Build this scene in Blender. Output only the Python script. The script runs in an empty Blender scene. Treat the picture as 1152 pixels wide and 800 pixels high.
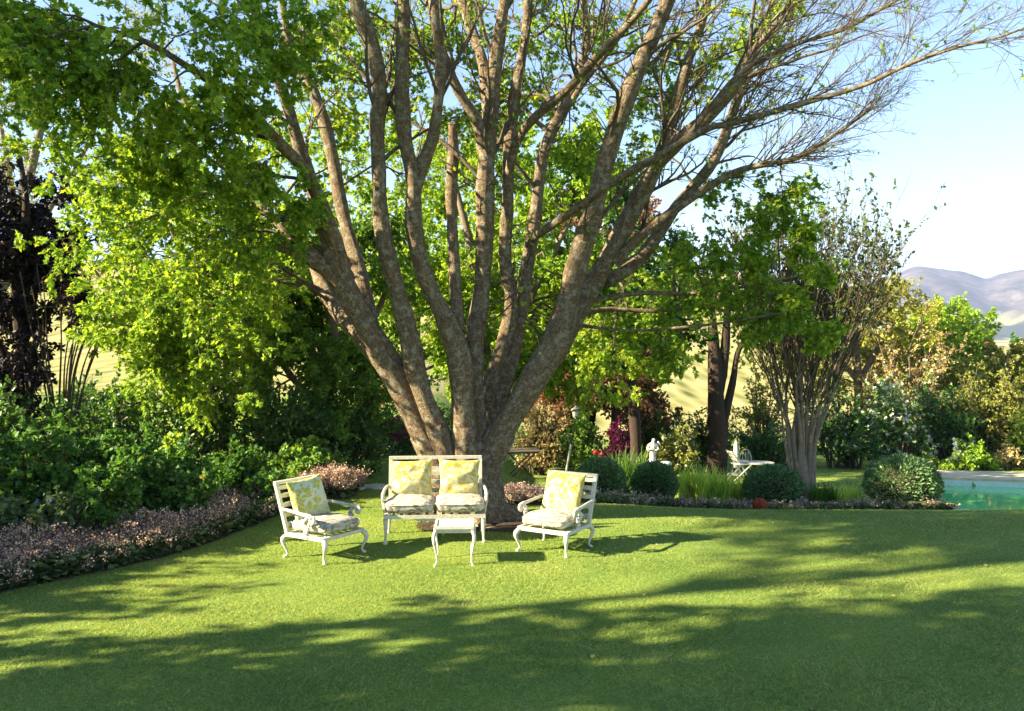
import bpy, math, random
import numpy as np
from mathutils import Vector, noise as mnoise
PI = math.pi
rng = np.random.default_rng(11)
random.seed(11)
sc = bpy.context.scene
C = sc.collection
# ------------------------------------------------------------ camera, sky, sun
EYE = 1.9; FPX = 904.0
cam = bpy.data.cameras.new('camera'); cam.sensor_width = 36.0
cam.lens = FPX / 1152 * 36.0; cam.clip_start = 0.05; cam.clip_end = 20000
co = bpy.data.objects.new('camera', cam); C.objects.link(co)
co.location = (0, 0, EYE); co.rotation_euler = (PI / 2, 0, 0); sc.camera = co
SUN_EL = math.radians(27); LH = Vector((0.972, 0.235)).normalized()
LDIR = Vector((LH.x * math.cos(SUN_EL), LH.y * math.cos(SUN_EL), -math.sin(SUN_EL)))
w = bpy.data.worlds.new('World'); sc.world = w; w.use_nodes = True
wn = w.node_tree
sky = wn.nodes.new('ShaderNodeTexSky'); sky.sky_type = 'NISHITA'; sky.sun_disc = False
sky.sun_elevation = SUN_EL; sky.sun_rotation = math.atan2(-LH.x, -LH.y)
sky.air_density = 1.2; sky.dust_density = 0.0; sky.ozone_density = 3.0
wn.links.new(sky.outputs[0], wn.nodes['Background'].inputs[0])
wn.nodes['Background'].inputs[1].default_value = 0.05
sl = bpy.data.lights.new('sun', 'SUN'); sl.energy = 4.9; sl.angle = math.radians(0.6); sl.color = (1.0, 0.86, 0.56)
so = bpy.data.objects.new('sun', sl); C.objects.link(so); so.rotation_euler = LDIR.to_track_quat('-Z', 'Y').to_euler()
so.location = (-30, -10, 20)
sc.view_settings.view_transform = 'Standard'; sc.view_settings.look = 'None'
sc.view_settings.gamma = 1.0; sc.view_settings.exposure = 2.6
sc.render.engine = 'CYCLES'
sc.cycles.use_denoising = True
sc.cycles.max_bounces = 8; sc.cycles.diffuse_bounces = 3; sc.cycles.transmission_bounces = 4
sc.cycles.glossy_bounces = 3; sc.cycles.volume_bounces = 0
sc.cycles.sample_clamp_indirect = 6.0

# ------------------------------------------------------------ helpers
def unit(v):
    v = np.asarray(v, float); return v / np.maximum(np.linalg.norm(v, axis=-1, keepdims=True), 1e-9)
def sstep(a, b, x):
    t = np.clip((np.asarray(x, float) - a) / (b - a), 0, 1); return t * t * (3 - 2 * t)
POOL = (0.0, 12.0, 0.0, 4.9); POOL_Z = -1.47; POOL_AT = (9.3, 17.5); POOL_ROT = math.radians(-14)
def pool_uv(x, y):
    c, s = math.cos(POOL_ROT), math.sin(POOL_ROT); dx, dy = x - POOL_AT[0], y - POOL_AT[1]
    return dx * c + dy * s, -dx * s + dy * c
def zg(x, y):
    x = np.asarray(x, float); y = np.asarray(y, float); d = np.maximum(y, 0.5)
    u = x / d
    A = np.interp(y, [0, 9, 10.5, 17.0, 22, 27, 36], [0, 0, -.13, -1.40, -1.50, -1.85, -2.3])
    B = np.interp(y, [0, 9, 10.4, 17.0, 22, 27, 36], [0, 0, -.01, -1.20, -1.45, -1.75, -2.2])
    zz = np.where(u < .03, B * sstep(-.12, .03, u), B + (A - B) * sstep(.03, .30, u))
    far = np.interp(y, [36, 60, 165, 500, 1300, 2600, 6000], [0, .1, 1, 1.05, 1.2, 1.5, 2.0])
    hi = 20.0 * (1 - sstep(.30, .50, u)) + 2.5 * sstep(.30, .50, u)
    plain = np.interp(y, [165, 1300, 2600, 6000], [0, 24, 40, 40])
    zz = zz + np.where(y > 36, far * hi * sstep(36, 165, y) + plain + 2.0 * sstep(36, 100, y), 0)
    near = (1 - sstep(22, 30, y))
    zz = zz + 0.012 * np.sin(x * 1.3 + 1) * np.sin(y * 1.1) * near
    pu, pv = pool_uv(x, y)
    zz = np.where((pu > -.5) & (pu < POOL[1] + .5) & (pv > -.6) & (pv < POOL[3] + 2.4), np.minimum(zz, POOL_Z - .03 + .6 * np.maximum(0, -pv - .3)), zz)
    inp = (pu > POOL[0]) & (pu < POOL[1]) & (pv > POOL[2]) & (pv < POOL[3])
    return np.where(inp, -2.9, zz)
def gp(px, d):
    x = (px - 576) / FPX * d
    return np.array([x, d, float(zg(x, d))])
def P(px, py, d):
    return np.array([(px - 576) / FPX * d, d, EYE + (400 - py) / FPX * d])
class MB:
    def __init__(s): s.V = []; s.F = []; s.UV = []; s.n = 0
    def add(s, V, F, UV=None):
        V = np.asarray(V, float).reshape(-1, 3); F = np.asarray(F, int)
        s.V.append(V); s.F.append(F + s.n); s.n += len(V)
        s.UV.append(np.zeros(F.shape + (2,)) if UV is None else UV)
        return s
    def box(s, c, size, M=None):
        h = np.array(size) / 2.0
        v = np.array([[x, y, z] for x in (-1, 1) for y in (-1, 1) for z in (-1, 1)]) * h
        if M is not None: v = v @ np.array(M).T
        return s.add(v + np.array(c), [[0, 1, 3, 2], [4, 6, 7, 5], [0, 4, 5, 1], [2, 3, 7, 6], [0, 2, 6, 4], [1, 5, 7, 3]])
    def bar(s, a, b, wd, th):
        a = np.array(a, float); b = np.array(b, float); t = unit(b - a)
        ref = np.array([0, 0, 1.]) if abs(t[2]) < .9 else np.array([0, 1., 0])
        p = unit(np.cross(t, ref)); q = np.cross(p, t)
        return s.box((a + b) / 2, (np.linalg.norm(b - a), wd, th), np.stack([t, p, q], 1))
    def tube(s, pts, r, S=8, cap=True):
        pts = np.array(pts, float)[None]; r = (np.full(pts.shape[1], r) if np.isscalar(r) else np.array(r, float))[None]
        V, F, UV = tubes(pts, r, S); n0 = s.n; s.add(V, F, UV)
        if cap:
            K = pts.shape[1]
            for k in (0, K - 1):
                c = s.n; s.add(pts[0, k][None], np.zeros((0, 4), int))
                ring = n0 + k * S + np.arange(S)
                f = np.stack([ring, np.roll(ring, -1), np.full(S, c)], 1)
                s.F.append(f); s.UV.append(np.zeros(f.shape + (2,)))
        return s
    def lathe(s, prof, c=(0, 0, 0), S=16):
        prof = np.array(prof, float); c = np.array(c, float)
        pts = np.stack([np.zeros(len(prof)), np.zeros(len(prof)), prof[:, 1]], 1) + c
        a = np.arange(S) / S * 2 * PI
        V = pts[:, None] + prof[:, 0][:, None, None] * np.stack([np.cos(a), np.sin(a), 0 * a], 1)[None]
        K = len(prof); F = []
        for k in range(K - 1):
            for j in range(S):
                F.append([k * S + j, k * S + (j + 1) % S, (k + 1) * S + (j + 1) % S, (k + 1) * S + j])
        return s.add(V.reshape(-1, 3), F)
    def build(s, name, mat, parent=None, origin=(0, 0, 0), smooth=False):
        V = np.concatenate(s.V) - np.array(origin, float)
        me = bpy.data.meshes.new(name)
        me.vertices.add(len(V)); me.vertices.foreach_set('co', V.astype(np.float32).ravel())
        loops = np.concatenate([f.ravel() for f in s.F]).astype(np.int32)
        tot = np.concatenate([np.full(len(f), f.shape[1]) for f in s.F if len(f)])
        st = np.concatenate([[0], np.cumsum(tot)[:-1]]).astype(np.int32)
        me.loops.add(len(loops)); me.loops.foreach_set('vertex_index', loops)
        me.polygons.add(len(tot)); me.polygons.foreach_set('loop_start', st)
        me.polygons.foreach_set('use_smooth', np.full(len(tot), smooth, dtype=bool))
        uv = np.concatenate([u.reshape(-1, 2) for u in s.UV])
        if uv.any():
            me.uv_layers.new(name='UVMap').data.foreach_set('uv', uv.astype(np.float32).ravel())
        me.update(calc_edges=True)
        if mat: me.materials.append(mat)
        o = bpy.data.objects.new(name, me); C.objects.link(o)
        if parent: o.parent = parent
        else: o.location = origin
        return o
def tubes(Pn, R, S):
    N, K, _ = Pn.shape
    tan = unit(np.gradient(Pn, axis=1))
    m = unit(tan.mean(1)); ax = np.argmin(np.abs(m), 1); ref = np.eye(3)[ax][:, None, :]
    b1 = unit(np.cross(tan, ref)); b2 = np.cross(tan, b1)
    a = np.arange(S) / S * 2 * PI
    V = Pn[:, :, None] + R[:, :, None, None] * (np.cos(a)[None, None, :, None] * b1[:, :, None] + np.sin(a)[None, None, :, None] * b2[:, :, None])
    base = (np.arange(N) * K * S)[:, None, None]; k = np.arange(K - 1)[None, :, None]; j = np.arange(S)[None, None, :]; j2 = (j + 1) % S
    F = np.stack([base + k * S + j, base + k * S + j2, base + (k + 1) * S + j2, base + (k + 1) * S + j], -1).reshape(-1, 4)
    ln = np.concatenate([np.zeros((N, 1)), np.cumsum(np.linalg.norm(np.diff(Pn, axis=1), axis=2), 1)], 1)
    u0 = (j / S) * np.ones((N, K - 1, 1)); u1 = ((j + 1) / S) * np.ones((N, K - 1, 1))
    c0 = (2 * PI * R[:, :-1])[:, :, None]; c1 = (2 * PI * R[:, 1:])[:, :, None]
    v0 = ln[:, :-1, None] * np.ones((1, 1, S)); v1 = ln[:, 1:, None] * np.ones((1, 1, S))
    UV = np.stack([np.stack([u0 * c0, v0], -1), np.stack([u1 * c0, v0], -1), np.stack([u1 * c1, v1], -1), np.stack([u0 * c1, v1], -1)], -2).reshape(-1, 4, 2)
    return V.reshape(-1, 3), F, UV
def smooth_path(pts, n):
    """Catmull-Rom through rows of any width, resampled to n rows."""
    p = np.array(pts, float); q = np.concatenate([[2 * p[0] - p[1]], p, [2 * p[-1] - p[-2]]])
    t = np.linspace(0, len(p) - 1, n); i = np.minimum(t.astype(int), len(p) - 2); f = (t - i)[:, None]
    a, b, c, d = q[i], q[i + 1], q[i + 2], q[i + 3]
    return .5 * (2 * b + (c - a) * f + (2 * a - 5 * b + 4 * c - d) * f ** 2 + (3 * b - a - 3 * c + d) * f ** 3)
def grow(Pn, R, n, t0, t1, L, spread=.8, up=.1, K=5, wob=.18, rr=.55, tip=.0015, fwd=.7, grav=0.0, taperL=.5, bias=None):
    N, Kp, _ = Pn.shape
    idx = np.repeat(np.arange(N), n); M = len(idx)
    t = rng.uniform(t0, t1, M); f = t * (Kp - 1); i = np.minimum(f.astype(int), Kp - 2); a = (f - i)[:, None]
    p = Pn[idx, i] * (1 - a) + Pn[idx, i + 1] * a
    r = R[idx, i] * (1 - a[:, 0]) + R[idx, i + 1] * a[:, 0]
    tan = unit(Pn[idx, i + 1] - Pn[idx, i])
    rv = rng.normal(size=(M, 3)); perp = unit(rv - (rv * tan).sum(1, keepdims=True) * tan)
    d = unit(tan * fwd + perp * spread + np.array([0, 0, up]) + (0 if bias is None else np.array(bias)))
    ln = np.asarray(L) * (1 - taperL * t) * rng.uniform(.55, 1.2, M)
    Q = np.zeros((M, K, 3)); Q[:, 0] = p
    for k in range(1, K):
        d = unit(d + rng.normal(size=(M, 3)) * wob + np.array([0, 0, grav]))
        Q[:, k] = Q[:, k - 1] + d * (ln / (K - 1))[:, None]
    r0 = np.maximum(r * rr, tip); s = np.linspace(0, 1, K)[None]
    return Q, r0[:, None] * (1 - s) + tip * .8 * s
def leafmesh(mb, pos, dirv, nrm, size, shape='oval', wid=.62, fold=.25):
    """one small face group per leaf: oval = 6 verts folded on the midrib, kite = 4 verts, blade = long strip"""
    N = len(pos)
    if N == 0: return
    d = unit(dirv); n = unit(nrm - (nrm * d).sum(1, keepdims=True) * d); s = np.cross(d, n)
    if shape == 'oval':
        T = np.array([[0, 0, 0], [.30, .46, 1], [.68, .36, .8], [1, 0, -.2], [.68, -.36, .8], [.30, -.46, 1]]); Fq = [[0, 5, 4, 3], [0, 3, 2, 1]]
    elif shape == 'kite':
        T = np.array([[0, 0, 0], [.45, .5, .8], [1, 0, -.2], [.45, -.5, .8]]); Fq = [[0, 3, 2, 1]]
    elif shape == 'lobed':
        T = np.array([[0, 0, 0], [.10, .42, .5], [.34, .30, .4], [.55, .62, .9], [.66, .24, .2], [1, 0, -.4], [.66, -.24, .2], [.55, -.62, .9], [.34, -.30, .4], [.10, -.42, .5]])
        Fq = [list(range(9, -1, -1))]
    sz = np.asarray(size)[:, None] * np.ones((N, 1))
    V = np.zeros((N, len(T), 3))
    for k, (a, b, c) in enumerate(T):
        V[:, k] = pos + sz * (a * d + b * wid * 2 * .9 * s * .6 + c * fold * .4 * n)
    base = (np.arange(N) * len(T))[:, None]
    mb.add(V.reshape(-1, 3), (base[:, :, None] + np.array(Fq)[None]).reshape(-1, len(Fq[0])))
def twig_leaves(mb, Q, n, size, shape='oval', wid=.62, flat=.8, t0=.15, keep=None, droop=-.15):
    N, K, _ = Q.shape
    idx = np.repeat(np.arange(N), n); M = len(idx)
    t = rng.uniform(t0, 1, M); f = t * (K - 1); i = np.minimum(f.astype(int), K - 2); a = (f - i)[:, None]
    p = Q[idx, i] * (1 - a) + Q[idx, i + 1] * a
    tan = unit(Q[idx, i + 1] - Q[idx, i])
    d = unit(tan * .55 + rng.normal(size=(M, 3)) * .75 + np.array([0, 0, droop]))
    nn = np.array([0, 0, flat]) + rng.normal(size=(M, 3)) * .55
    sz = size * rng.uniform(.45, 1.4, M)
    if keep is not None:
        k = keep(p); p, d, nn, sz = p[k], d[k], nn[k], sz[k]
    leafmesh(mb, p, d, nn, sz, shape, wid)
def tag(o, label=None, cat=None, group=None, kind=None):
    if label: o['label'] = label
    if cat: o['category'] = cat
    if group: o['group'] = group
    if kind: o['kind'] = kind
    return o
def thing(name, label, cat, loc=(0, 0, 0), rz=0, group=None):
    o = bpy.data.objects.new(name, None); C.objects.link(o); o.location = loc; o.rotation_euler = (0, 0, rz)
    o.empty_display_size = .2
    return tag(o, label, cat, group)

# ------------------------------------------------------------ materials
def newmat(name):
    m = bpy.data.materials.new(name); m.use_nodes = True; nt = m.node_tree
    return m, nt, nt.nodes['Principled BSDF']
def N_(nt, t, **kw):
    n = nt.nodes.new(t)
    for k, v in kw.items():
        if k in n.inputs: n.inputs[k].default_value = v
        else: setattr(n, k, v)
    return n
def ramp(nt, fac, stops, interp='LINEAR'):
    r = nt.nodes.new('ShaderNodeValToRGB'); e = r.color_ramp.elements; r.color_ramp.interpolation = interp
    while len(e) < len(stops): e.new(.5)
    for el, (p, c) in zip(e, stops): el.position = p; el.color = (*c, 1) if len(c) == 3 else c
    nt.links.new(fac, r.inputs[0]); return r.outputs[0]
def mixc(nt, fac, a, b, mode='MIX'):
    m = nt.nodes.new('ShaderNodeMix'); m.data_type = 'RGBA'; m.blend_type = mode
    for s, v in ((0, fac), (6, a), (7, b)):
        if hasattr(v, 'is_output'): nt.links.new(v, m.inputs[s])
        else: m.inputs[s].default_value = (*v, 1) if isinstance(v, tuple) and len(v) == 3 else v
    return m.outputs[2]
def noise(nt, scale, detail=4, rough=.55, vec=None, dist=0.0):
    n = N_(nt, 'ShaderNodeTexNoise', Scale=scale, Detail=detail, Roughness=rough, Distortion=dist)
    if vec is not None: nt.links.new(vec, n.inputs['Vector'])
    return n.outputs['Fac']
def mapv(nt, coord, scale=(1, 1, 1), which='Object'):
    tc = nt.nodes.new('ShaderNodeTexCoord'); mp = nt.nodes.new('ShaderNodeMapping'); mp.inputs['Scale'].default_value = scale
    nt.links.new(tc.outputs[which] if coord is None else coord, mp.inputs['Vector']); return mp.outputs[0]
def bump(nt, bs, h, strength=.4, dist=.02):
    b = N_(nt, 'ShaderNodeBump', Strength=strength, Distance=dist); nt.links.new(h, b.inputs['Height']); nt.links.new(b.outputs[0], bs.inputs['Normal'])
def leafmat(name, stops, trans=.42, tint=(1.25, 1.15, .55), rough=.55, spec=.3, patch=.35, pscale=.8, gain=1.0):
    m, nt, bs = newmat(name)
    g = nt.nodes.new('ShaderNodeNewGeometry')
    nz = noise(nt, pscale, 3, vec=g.outputs['Position'])
    mx = nt.nodes.new('ShaderNodeMath'); mx.operation = 'MULTIPLY_ADD'
    nt.links.new(nz, mx.inputs[0]); mx.inputs[1].default_value = patch * 2
    ad = nt.nodes.new('ShaderNodeMath'); ad.operation = 'MULTIPLY_ADD'
    nt.links.new(g.outputs['Random Per Island'], ad.inputs[0]); ad.inputs[1].default_value = 1 - patch; ad.inputs[2].default_value = -patch * .5
    nt.links.new(ad.outputs[0], mx.inputs[2])
    col = ramp(nt, mx.outputs[0], [(p_, tuple(min(.85, c_ * gain) for c_ in cc)) for p_, cc in stops])
    nt.links.new(col, bs.inputs['Base Color']); bs.inputs['Roughness'].default_value = rough
    bs.inputs['Specular IOR Level'].default_value = spec
    tr = nt.nodes.new('ShaderNodeBsdfTranslucent'); nt.links.new(mixc(nt, 1.0, col, tint, 'MULTIPLY'), tr.inputs['Color'])
    ms = nt.nodes.new('ShaderNodeMixShader'); ms.inputs[0].default_value = trans
    nt.links.new(bs.outputs[0], ms.inputs[1]); nt.links.new(tr.outputs[0], ms.inputs[2])
    nt.links.new(ms.outputs[0], nt.nodes['Material Output'].inputs['Surface'])
    return m
def barkmat(name, dark, mid, light, lichen=None, lamt=.55, lent=False, bs_=.6, sc_=1.0):
    m, nt, bs = newmat(name)
    uv = nt.nodes.new('ShaderNodeTexCoord').outputs['UV']
    obj = nt.nodes.new('ShaderNodeTexCoord').outputs['Object']
    streak = noise(nt, 16 * sc_, 8, .7, vec=mapv(nt, uv, (2.0, .35, 1)), dist=.3); pit = noise(nt, 42 * sc_, 6, .72, vec=obj)
    fm_ = nt.nodes.new('ShaderNodeMath'); fm_.operation = 'MULTIPLY_ADD'; nt.links.new(streak, fm_.inputs[0]); fm_.inputs[1].default_value = .45
    f2_ = nt.nodes.new('ShaderNodeMath'); f2_.operation = 'MULTIPLY'; nt.links.new(pit, f2_.inputs[0]); f2_.inputs[1].default_value = .55; nt.links.new(f2_.outputs[0], fm_.inputs[2])
    fine = fm_.outputs[0]
    col = ramp(nt, fine, [(.34, dark), (.5, mid), (.67, light)])
    if lichen:
        lm = ramp(nt, noise(nt, 13, 9, .75, vec=obj), [(lamt, (0, 0, 0)), (lamt + .07, (.8, .8, .8))])
        col = mixc(nt, lm, col, lichen)
    h = fine
    if lent:
        le = noise(nt, 9, 2, .5, vec=mapv(nt, uv, (1.6, 9.0, 1)), dist=.8)
        lm = ramp(nt, le, [(.665, (0, 0, 0)), (.70, (.65, .65, .65))]); col = mixc(nt, lm, col, (.50, .43, .34))
    nt.links.new(col, bs.inputs['Base Color']); bs.inputs['Roughness'].default_value = .9; bs.inputs['Specular IOR Level'].default_value = .15
    bump(nt, bs, h, bs_, .05)
    return m
def plain(name, col, rough=.5, spec=.4, var=.12, scale=6, bmp=0):
    m, nt, bs = newmat(name)
    f = noise(nt, scale, 5, vec=nt.nodes.new('ShaderNodeTexCoord').outputs['Object'])
    lo = tuple(max(0, c * (1 - var)) for c in col); hi = tuple(min(1, c * (1 + var)) for c in col)
    nt.links.new(ramp(nt, f, [(.3, lo), (.7, hi)]), bs.inputs['Base Color'])
    bs.inputs['Roughness'].default_value = rough; bs.inputs['Specular IOR Level'].default_value = spec
    if bmp: bump(nt, bs, f, bmp, .02)
    return m
M = {}
M['bark'] = barkmat('smooth_bark', (.045, .030, .018), (.145, .099, .062), (.30, .225, .15), (.27, .255, .20), .51, True, bs_=.9)
M['palebark'] = barkmat('pale_bark', (.12, .09, .065), (.24, .185, .13), (.40, .32, .24), (.36, .32, .26), .58)
M['twig'] = barkmat('twig_bark', (.06, .045, .033), (.11, .085, .062), (.16, .13, .095))
M['darkbark'] = barkmat('dark_bark', (.02, .014, .01), (.05, .035, .026), (.09, .066, .05), bs_=.9)
M['greybark'] = barkmat('grey_bark', (.08, .06, .045), (.17, .13, .10), (.30, .24, .18), (.26, .235, .19), .58)
M['maple'] = leafmat('spring_leaf', [(.1, (.045, .105, .014)), (.45, (.11, .195, .020)), (.8, (.22, .28, .028)), (.97, (.30, .33, .03))], trans=.5, gain=1.75)
M['lime'] = leafmat('lime_leaf', [(.1, (.075, .14, .018)), (.5, (.145, .235, .028)), (.9, (.29, .34, .045))], trans=.48, gain=1.8)
M['green'] = leafmat('green_leaf', [(.1, (.035, .08, .016)), (.5, (.075, .145, .024)), (.92, (.16, .22, .04))], trans=.4, gain=2.0)
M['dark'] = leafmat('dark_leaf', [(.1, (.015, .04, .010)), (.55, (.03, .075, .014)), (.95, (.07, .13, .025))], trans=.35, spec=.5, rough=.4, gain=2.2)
M['perennial'] = leafmat('perennial_leaf', [(.1, (.025, .075, .014)), (.5, (.055, .135, .024)), (.93, (.12, .21, .04))], trans=.4, gain=1.35)
M['olive'] = leafmat('olive_leaf', [(.1, (.08, .10, .02)), (.5, (.16, .18, .035)), (.92, (.28, .27, .06))], trans=.35, gain=1.3)
M['gold'] = leafmat('gold_leaf', [(.1, (.10, .13, .02)), (.5, (.24, .25, .04)), (.92, (.42, .36, .07))], trans=.4, gain=1.2)
M['tan'] = leafmat('tan_leaf', [(.1, (.17, .13, .05)), (.5, (.30, .24, .10)), (.92, (.44, .38, .19))], trans=.35, tint=(1.1, 1, .8), gain=1.3)
M['copper'] = leafmat('copper_leaf', [(.1, (.09, .035, .02)), (.5, (.19, .09, .045)), (.92, (.32, .20, .11))], trans=.4, tint=(1.2, .9, .6), gain=1.2)
M['purple'] = leafmat('purple_leaf', [(.1, (.008, .007, .008)), (.55, (.014, .010, .012)), (.95, (.032, .018, .020))], trans=.15, tint=(1.1, .9, .9))
M['magenta'] = leafmat('magenta_leaf', [(.1, (.06, .006, .03)), (.5, (.16, .012, .07)), (.93, (.34, .05, .16))], trans=.35, tint=(1.2, .8, 1), gain=1.3)
M['redflower'] = leafmat('red_flower', [(.1, (.4, .03, .03)), (.6, (.6, .07, .06)), (.95, (.7, .2, .15))], trans=.3, tint=(1, .9, .9))
M['whiteflower'] = leafmat('white_flower', [(.1, (.5, .52, .42)), (.6, (.7, .72, .6)), (.95, (.8, .8, .72))], trans=.3, tint=(1, 1, .9))
M['blueflower'] = leafmat('blue_flower', [(.1, (.16, .16, .45)), (.6, (.28, .28, .6)), (.95, (.45, .42, .7))], trans=.3, tint=(1, 1, 1))
M['yellowflower'] = leafmat('yellow_flower', [(.1, (.6, .5, .04)), (.9, (.8, .7, .12))], trans=.3, tint=(1, 1, .8))
M['vase'] = leafmat('vase_leaf', [(.1, (.035, .06, .015)), (.5, (.075, .11, .025)), (.93, (.15, .18, .05))], trans=.3)
M['box'] = leafmat('ball_leaf', [(.1, (.022, .05, .018)), (.5, (.05, .095, .035)), (.93, (.12, .17, .08))], trans=.2, spec=.4, gain=2.5)
M['pinkbloom'] = leafmat('faded_pink_bloom', [(.1, (.16, .12, .08)), (.45, (.36, .24, .19)), (.8, (.52, .38, .32)), (.97, (.70, .58, .52))], gain=1.55, trans=.3, tint=(1, .9, .85), patch=.3, pscale=1.6)
M['rosette'] = leafmat('rosette_leaf', [(.1, (.05, .09, .035)), (.5, (.10, .16, .06)), (.93, (.19, .24, .10))], trans=.3)
M['strap'] = leafmat('strap_leaf', [(.1, (.06, .12, .02)), (.5, (.16, .22, .035)), (.93, (.36, .36, .08))], trans=.45, gain=3.0)
M['grassblade'] = leafmat('grass_blade', [(.10, (.095, .19, .045)), (.45, (.235, .36, .09)), (.78, (.41, .48, .12)), (.95, (.66, .62, .32))], trans=.45, tint=(1.25, 1.1, .5), patch=.32, pscale=1.1, spec=.25, gain=1.0)
nt = M['grassblade'].node_tree; bs = nt.nodes['Principled BSDF']          # turf shades like the soft mat it is
vm = nt.nodes.new('ShaderNodeVectorMath'); vm.operation = 'MULTIPLY_ADD'; vm.inputs[1].default_value = (.45, .45, .45); vm.inputs[2].default_value = (0, 0, .8)
nt.links.new(nt.nodes['Geometry'].outputs['Normal'], vm.inputs[0]); nn_ = nt.nodes.new('ShaderNodeVectorMath'); nn_.operation = 'NORMALIZE'; nt.links.new(vm.outputs[0], nn_.inputs[0])
nt.links.new(nn_.outputs[0], bs.inputs['Normal'])
M['white'] = plain('white_painted_metal', (.52, .50, .42), .5, .35, .16, 30, .15)
M['stone'] = plain('pale_stone', (.42, .40, .36), .9, .2, .2, 8, .4)
M['whitestone'] = plain('white_stone', (.62, .60, .54), .8, .3, .08, 12, .2)
M['soil'] = plain('garden_soil', (.055, .038, .026), .95, .1, .4, 30, .8)
M['black'] = plain('black_iron', (.02, .02, .02), .5, .4, .2, 10)
M['wood'] = plain('weathered_wood', (.20, .15, .11), .8, .2, .3, 14, .3)
M['paving'] = plain('tan_paving', (.56, .46, .29), .9, .2, .15, 4, .2)
M['tile'] = plain('pool_tile', (.62, .70, .64), .3, .5, .08, 6)
def fabricmat(name, base, leafa, leafb, accent, line, thr=(.25, .55, .78), scale=19.0):
    """printed cotton: overlapping leaf shapes with pale gaps and thin dark veins"""
    m, nt, bs = newmat(name)
    obj = nt.nodes.new('ShaderNodeTexCoord').outputs['Object']
    nz = N_(nt, 'ShaderNodeTexNoise', Scale=5.0, Detail=2); nt.links.new(obj, nz.inputs['Vector'])
    vm = nt.nodes.new('ShaderNodeVectorMath'); vm.operation = 'MULTIPLY_ADD'; nt.links.new(nz.outputs['Color'], vm.inputs[0])
    vm.inputs[1].default_value = (.16, .16, .16); nt.links.new(obj, vm.inputs[2])
    mp = nt.nodes.new('ShaderNodeMapping'); mp.inputs['Rotation'].default_value = (.3, .5, .8); mp.inputs['Scale'].default_value = (1, 2.3, 1.3)
    nt.links.new(vm.outputs[0], mp.inputs['Vector'])
    vo = N_(nt, 'ShaderNodeTexVoronoi', Scale=scale); nt.links.new(mp.outputs[0], vo.inputs['Vector'])
    ve = N_(nt, 'ShaderNodeTexVoronoi', Scale=scale); ve.feature = 'DISTANCE_TO_EDGE'; nt.links.new(mp.outputs[0], ve.inputs['Vector'])
    sx = nt.nodes.new('ShaderNodeSeparateColor'); nt.links.new(vo.outputs['Color'], sx.inputs[0])
    col = ramp(nt, sx.outputs[0], [(0, base), (thr[0], leafa), (thr[1], leafb), (thr[2], accent), (thr[2] + .12, base)], 'CONSTANT')
    big = ramp(nt, noise(nt, 4.5, 2, vec=obj), [(.52, (0, 0, 0)), (.66, (.45, .45, .45))])
    col = mixc(nt, big, col, base)
    col = mixc(nt, ramp(nt, ve.outputs['Distance'], [(.02, (.75, .75, .75)), (.10, (0, 0, 0))]), col, line)
    wv = noise(nt, 14, 3, vec=mp.outputs[0]); col = mixc(nt, ramp(nt, wv, [(.5, (0, 0, 0)), (.66, (.55, .55, .55))]), col, leafa)
    nt.links.new(col, bs.inputs['Base Color']); bs.inputs['Roughness'].default_value = .9; bs.inputs['Specular IOR Level'].default_value = .1
    bump(nt, bs, noise(nt, 7, 3, vec=obj), .35, .02)
    return m
CREAM = (.72, .70, .56)
M['pillow_y'] = fabricmat('yellow_leaf_print', (.46, .44, .30), (.37, .30, .035), (.42, .355, .07), (.34, .34, .18), (.55, .52, .33))
M['pillow_g'] = fabricmat('green_leaf_print', (.56, .57, .42), (.40, .40, .08), (.48, .39, .045), (.30, .38, .20), (.60, .62, .46), (.18, .62, .80), 15.0)
M['seat_print'] = fabricmat('grey_leaf_print', (.45, .42, .35), (.19, .165, .125), (.46, .42, .35), (.16, .14, .11), (.5, .46, .38), (.35, .62, .80), 24.0)

# ------------------------------------------------------------ ground sheet
m, nt, bs = newmat('ground')
geo = nt.nodes.new('ShaderNodeNewGeometry'); pos = geo.outputs['Position']
sp = nt.nodes.new('ShaderNodeSeparateXYZ'); nt.links.new(pos, sp.inputs[0])
n1 = noise(nt, .9, 5, .6, vec=pos); n2 = noise(nt, 45, 4, .7, vec=pos); n3 = noise(nt, 5, 4, .6, vec=pos)
lawn = ramp(nt, n1, [(.3, (.15, .23, .05)), (.5, (.22, .30, .06)), (.68, (.30, .35, .07))])
lawn = mixc(nt, ramp(nt, n2, [(.35, (.7, .7, .7)), (.65, (0, 0, 0))]), lawn, (.075, .13, .025))
lawn = mixc(nt, ramp(nt, n3, [(.60, (0, 0, 0)), (.75, (.5, .5, .5))]), lawn, (.26, .25, .08))
rows = N_(nt, 'ShaderNodeTexVoronoi', Scale=1.0); nt.links.new(mapv(nt, pos, (.85, .13, .3)), rows.inputs['Vector'])
dry = ramp(nt, rows.outputs['Distance'], [(.12, (.05, .075, .02)), (.38, (.20, .19, .07)), (.7, (.34, .30, .14))])
dry = mixc(nt, ramp(nt, noise(nt, .05, 3, vec=pos), [(.4, (0, 0, 0)), (.7, (.6, .6, .6))]), dry, (.26, .25, .08))
far = ramp(nt, noise(nt, .006, 4, vec=pos), [(.40, (.16, .17, .08)), (.5, (.36, .25, .17)), (.62, (.50, .44, .28))])
def ymask(a, b):
    mr = nt.nodes.new('ShaderNodeMapRange'); nt.links.new(sp.outputs['Y'], mr.inputs[0]); mr.inputs[1].default_value = a; mr.inputs[2].default_value = b; return mr.outputs[0]
col = mixc(nt, ymask(36, 44), lawn, dry); col = mixc(nt, ymask(200, 400), col, far)
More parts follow.
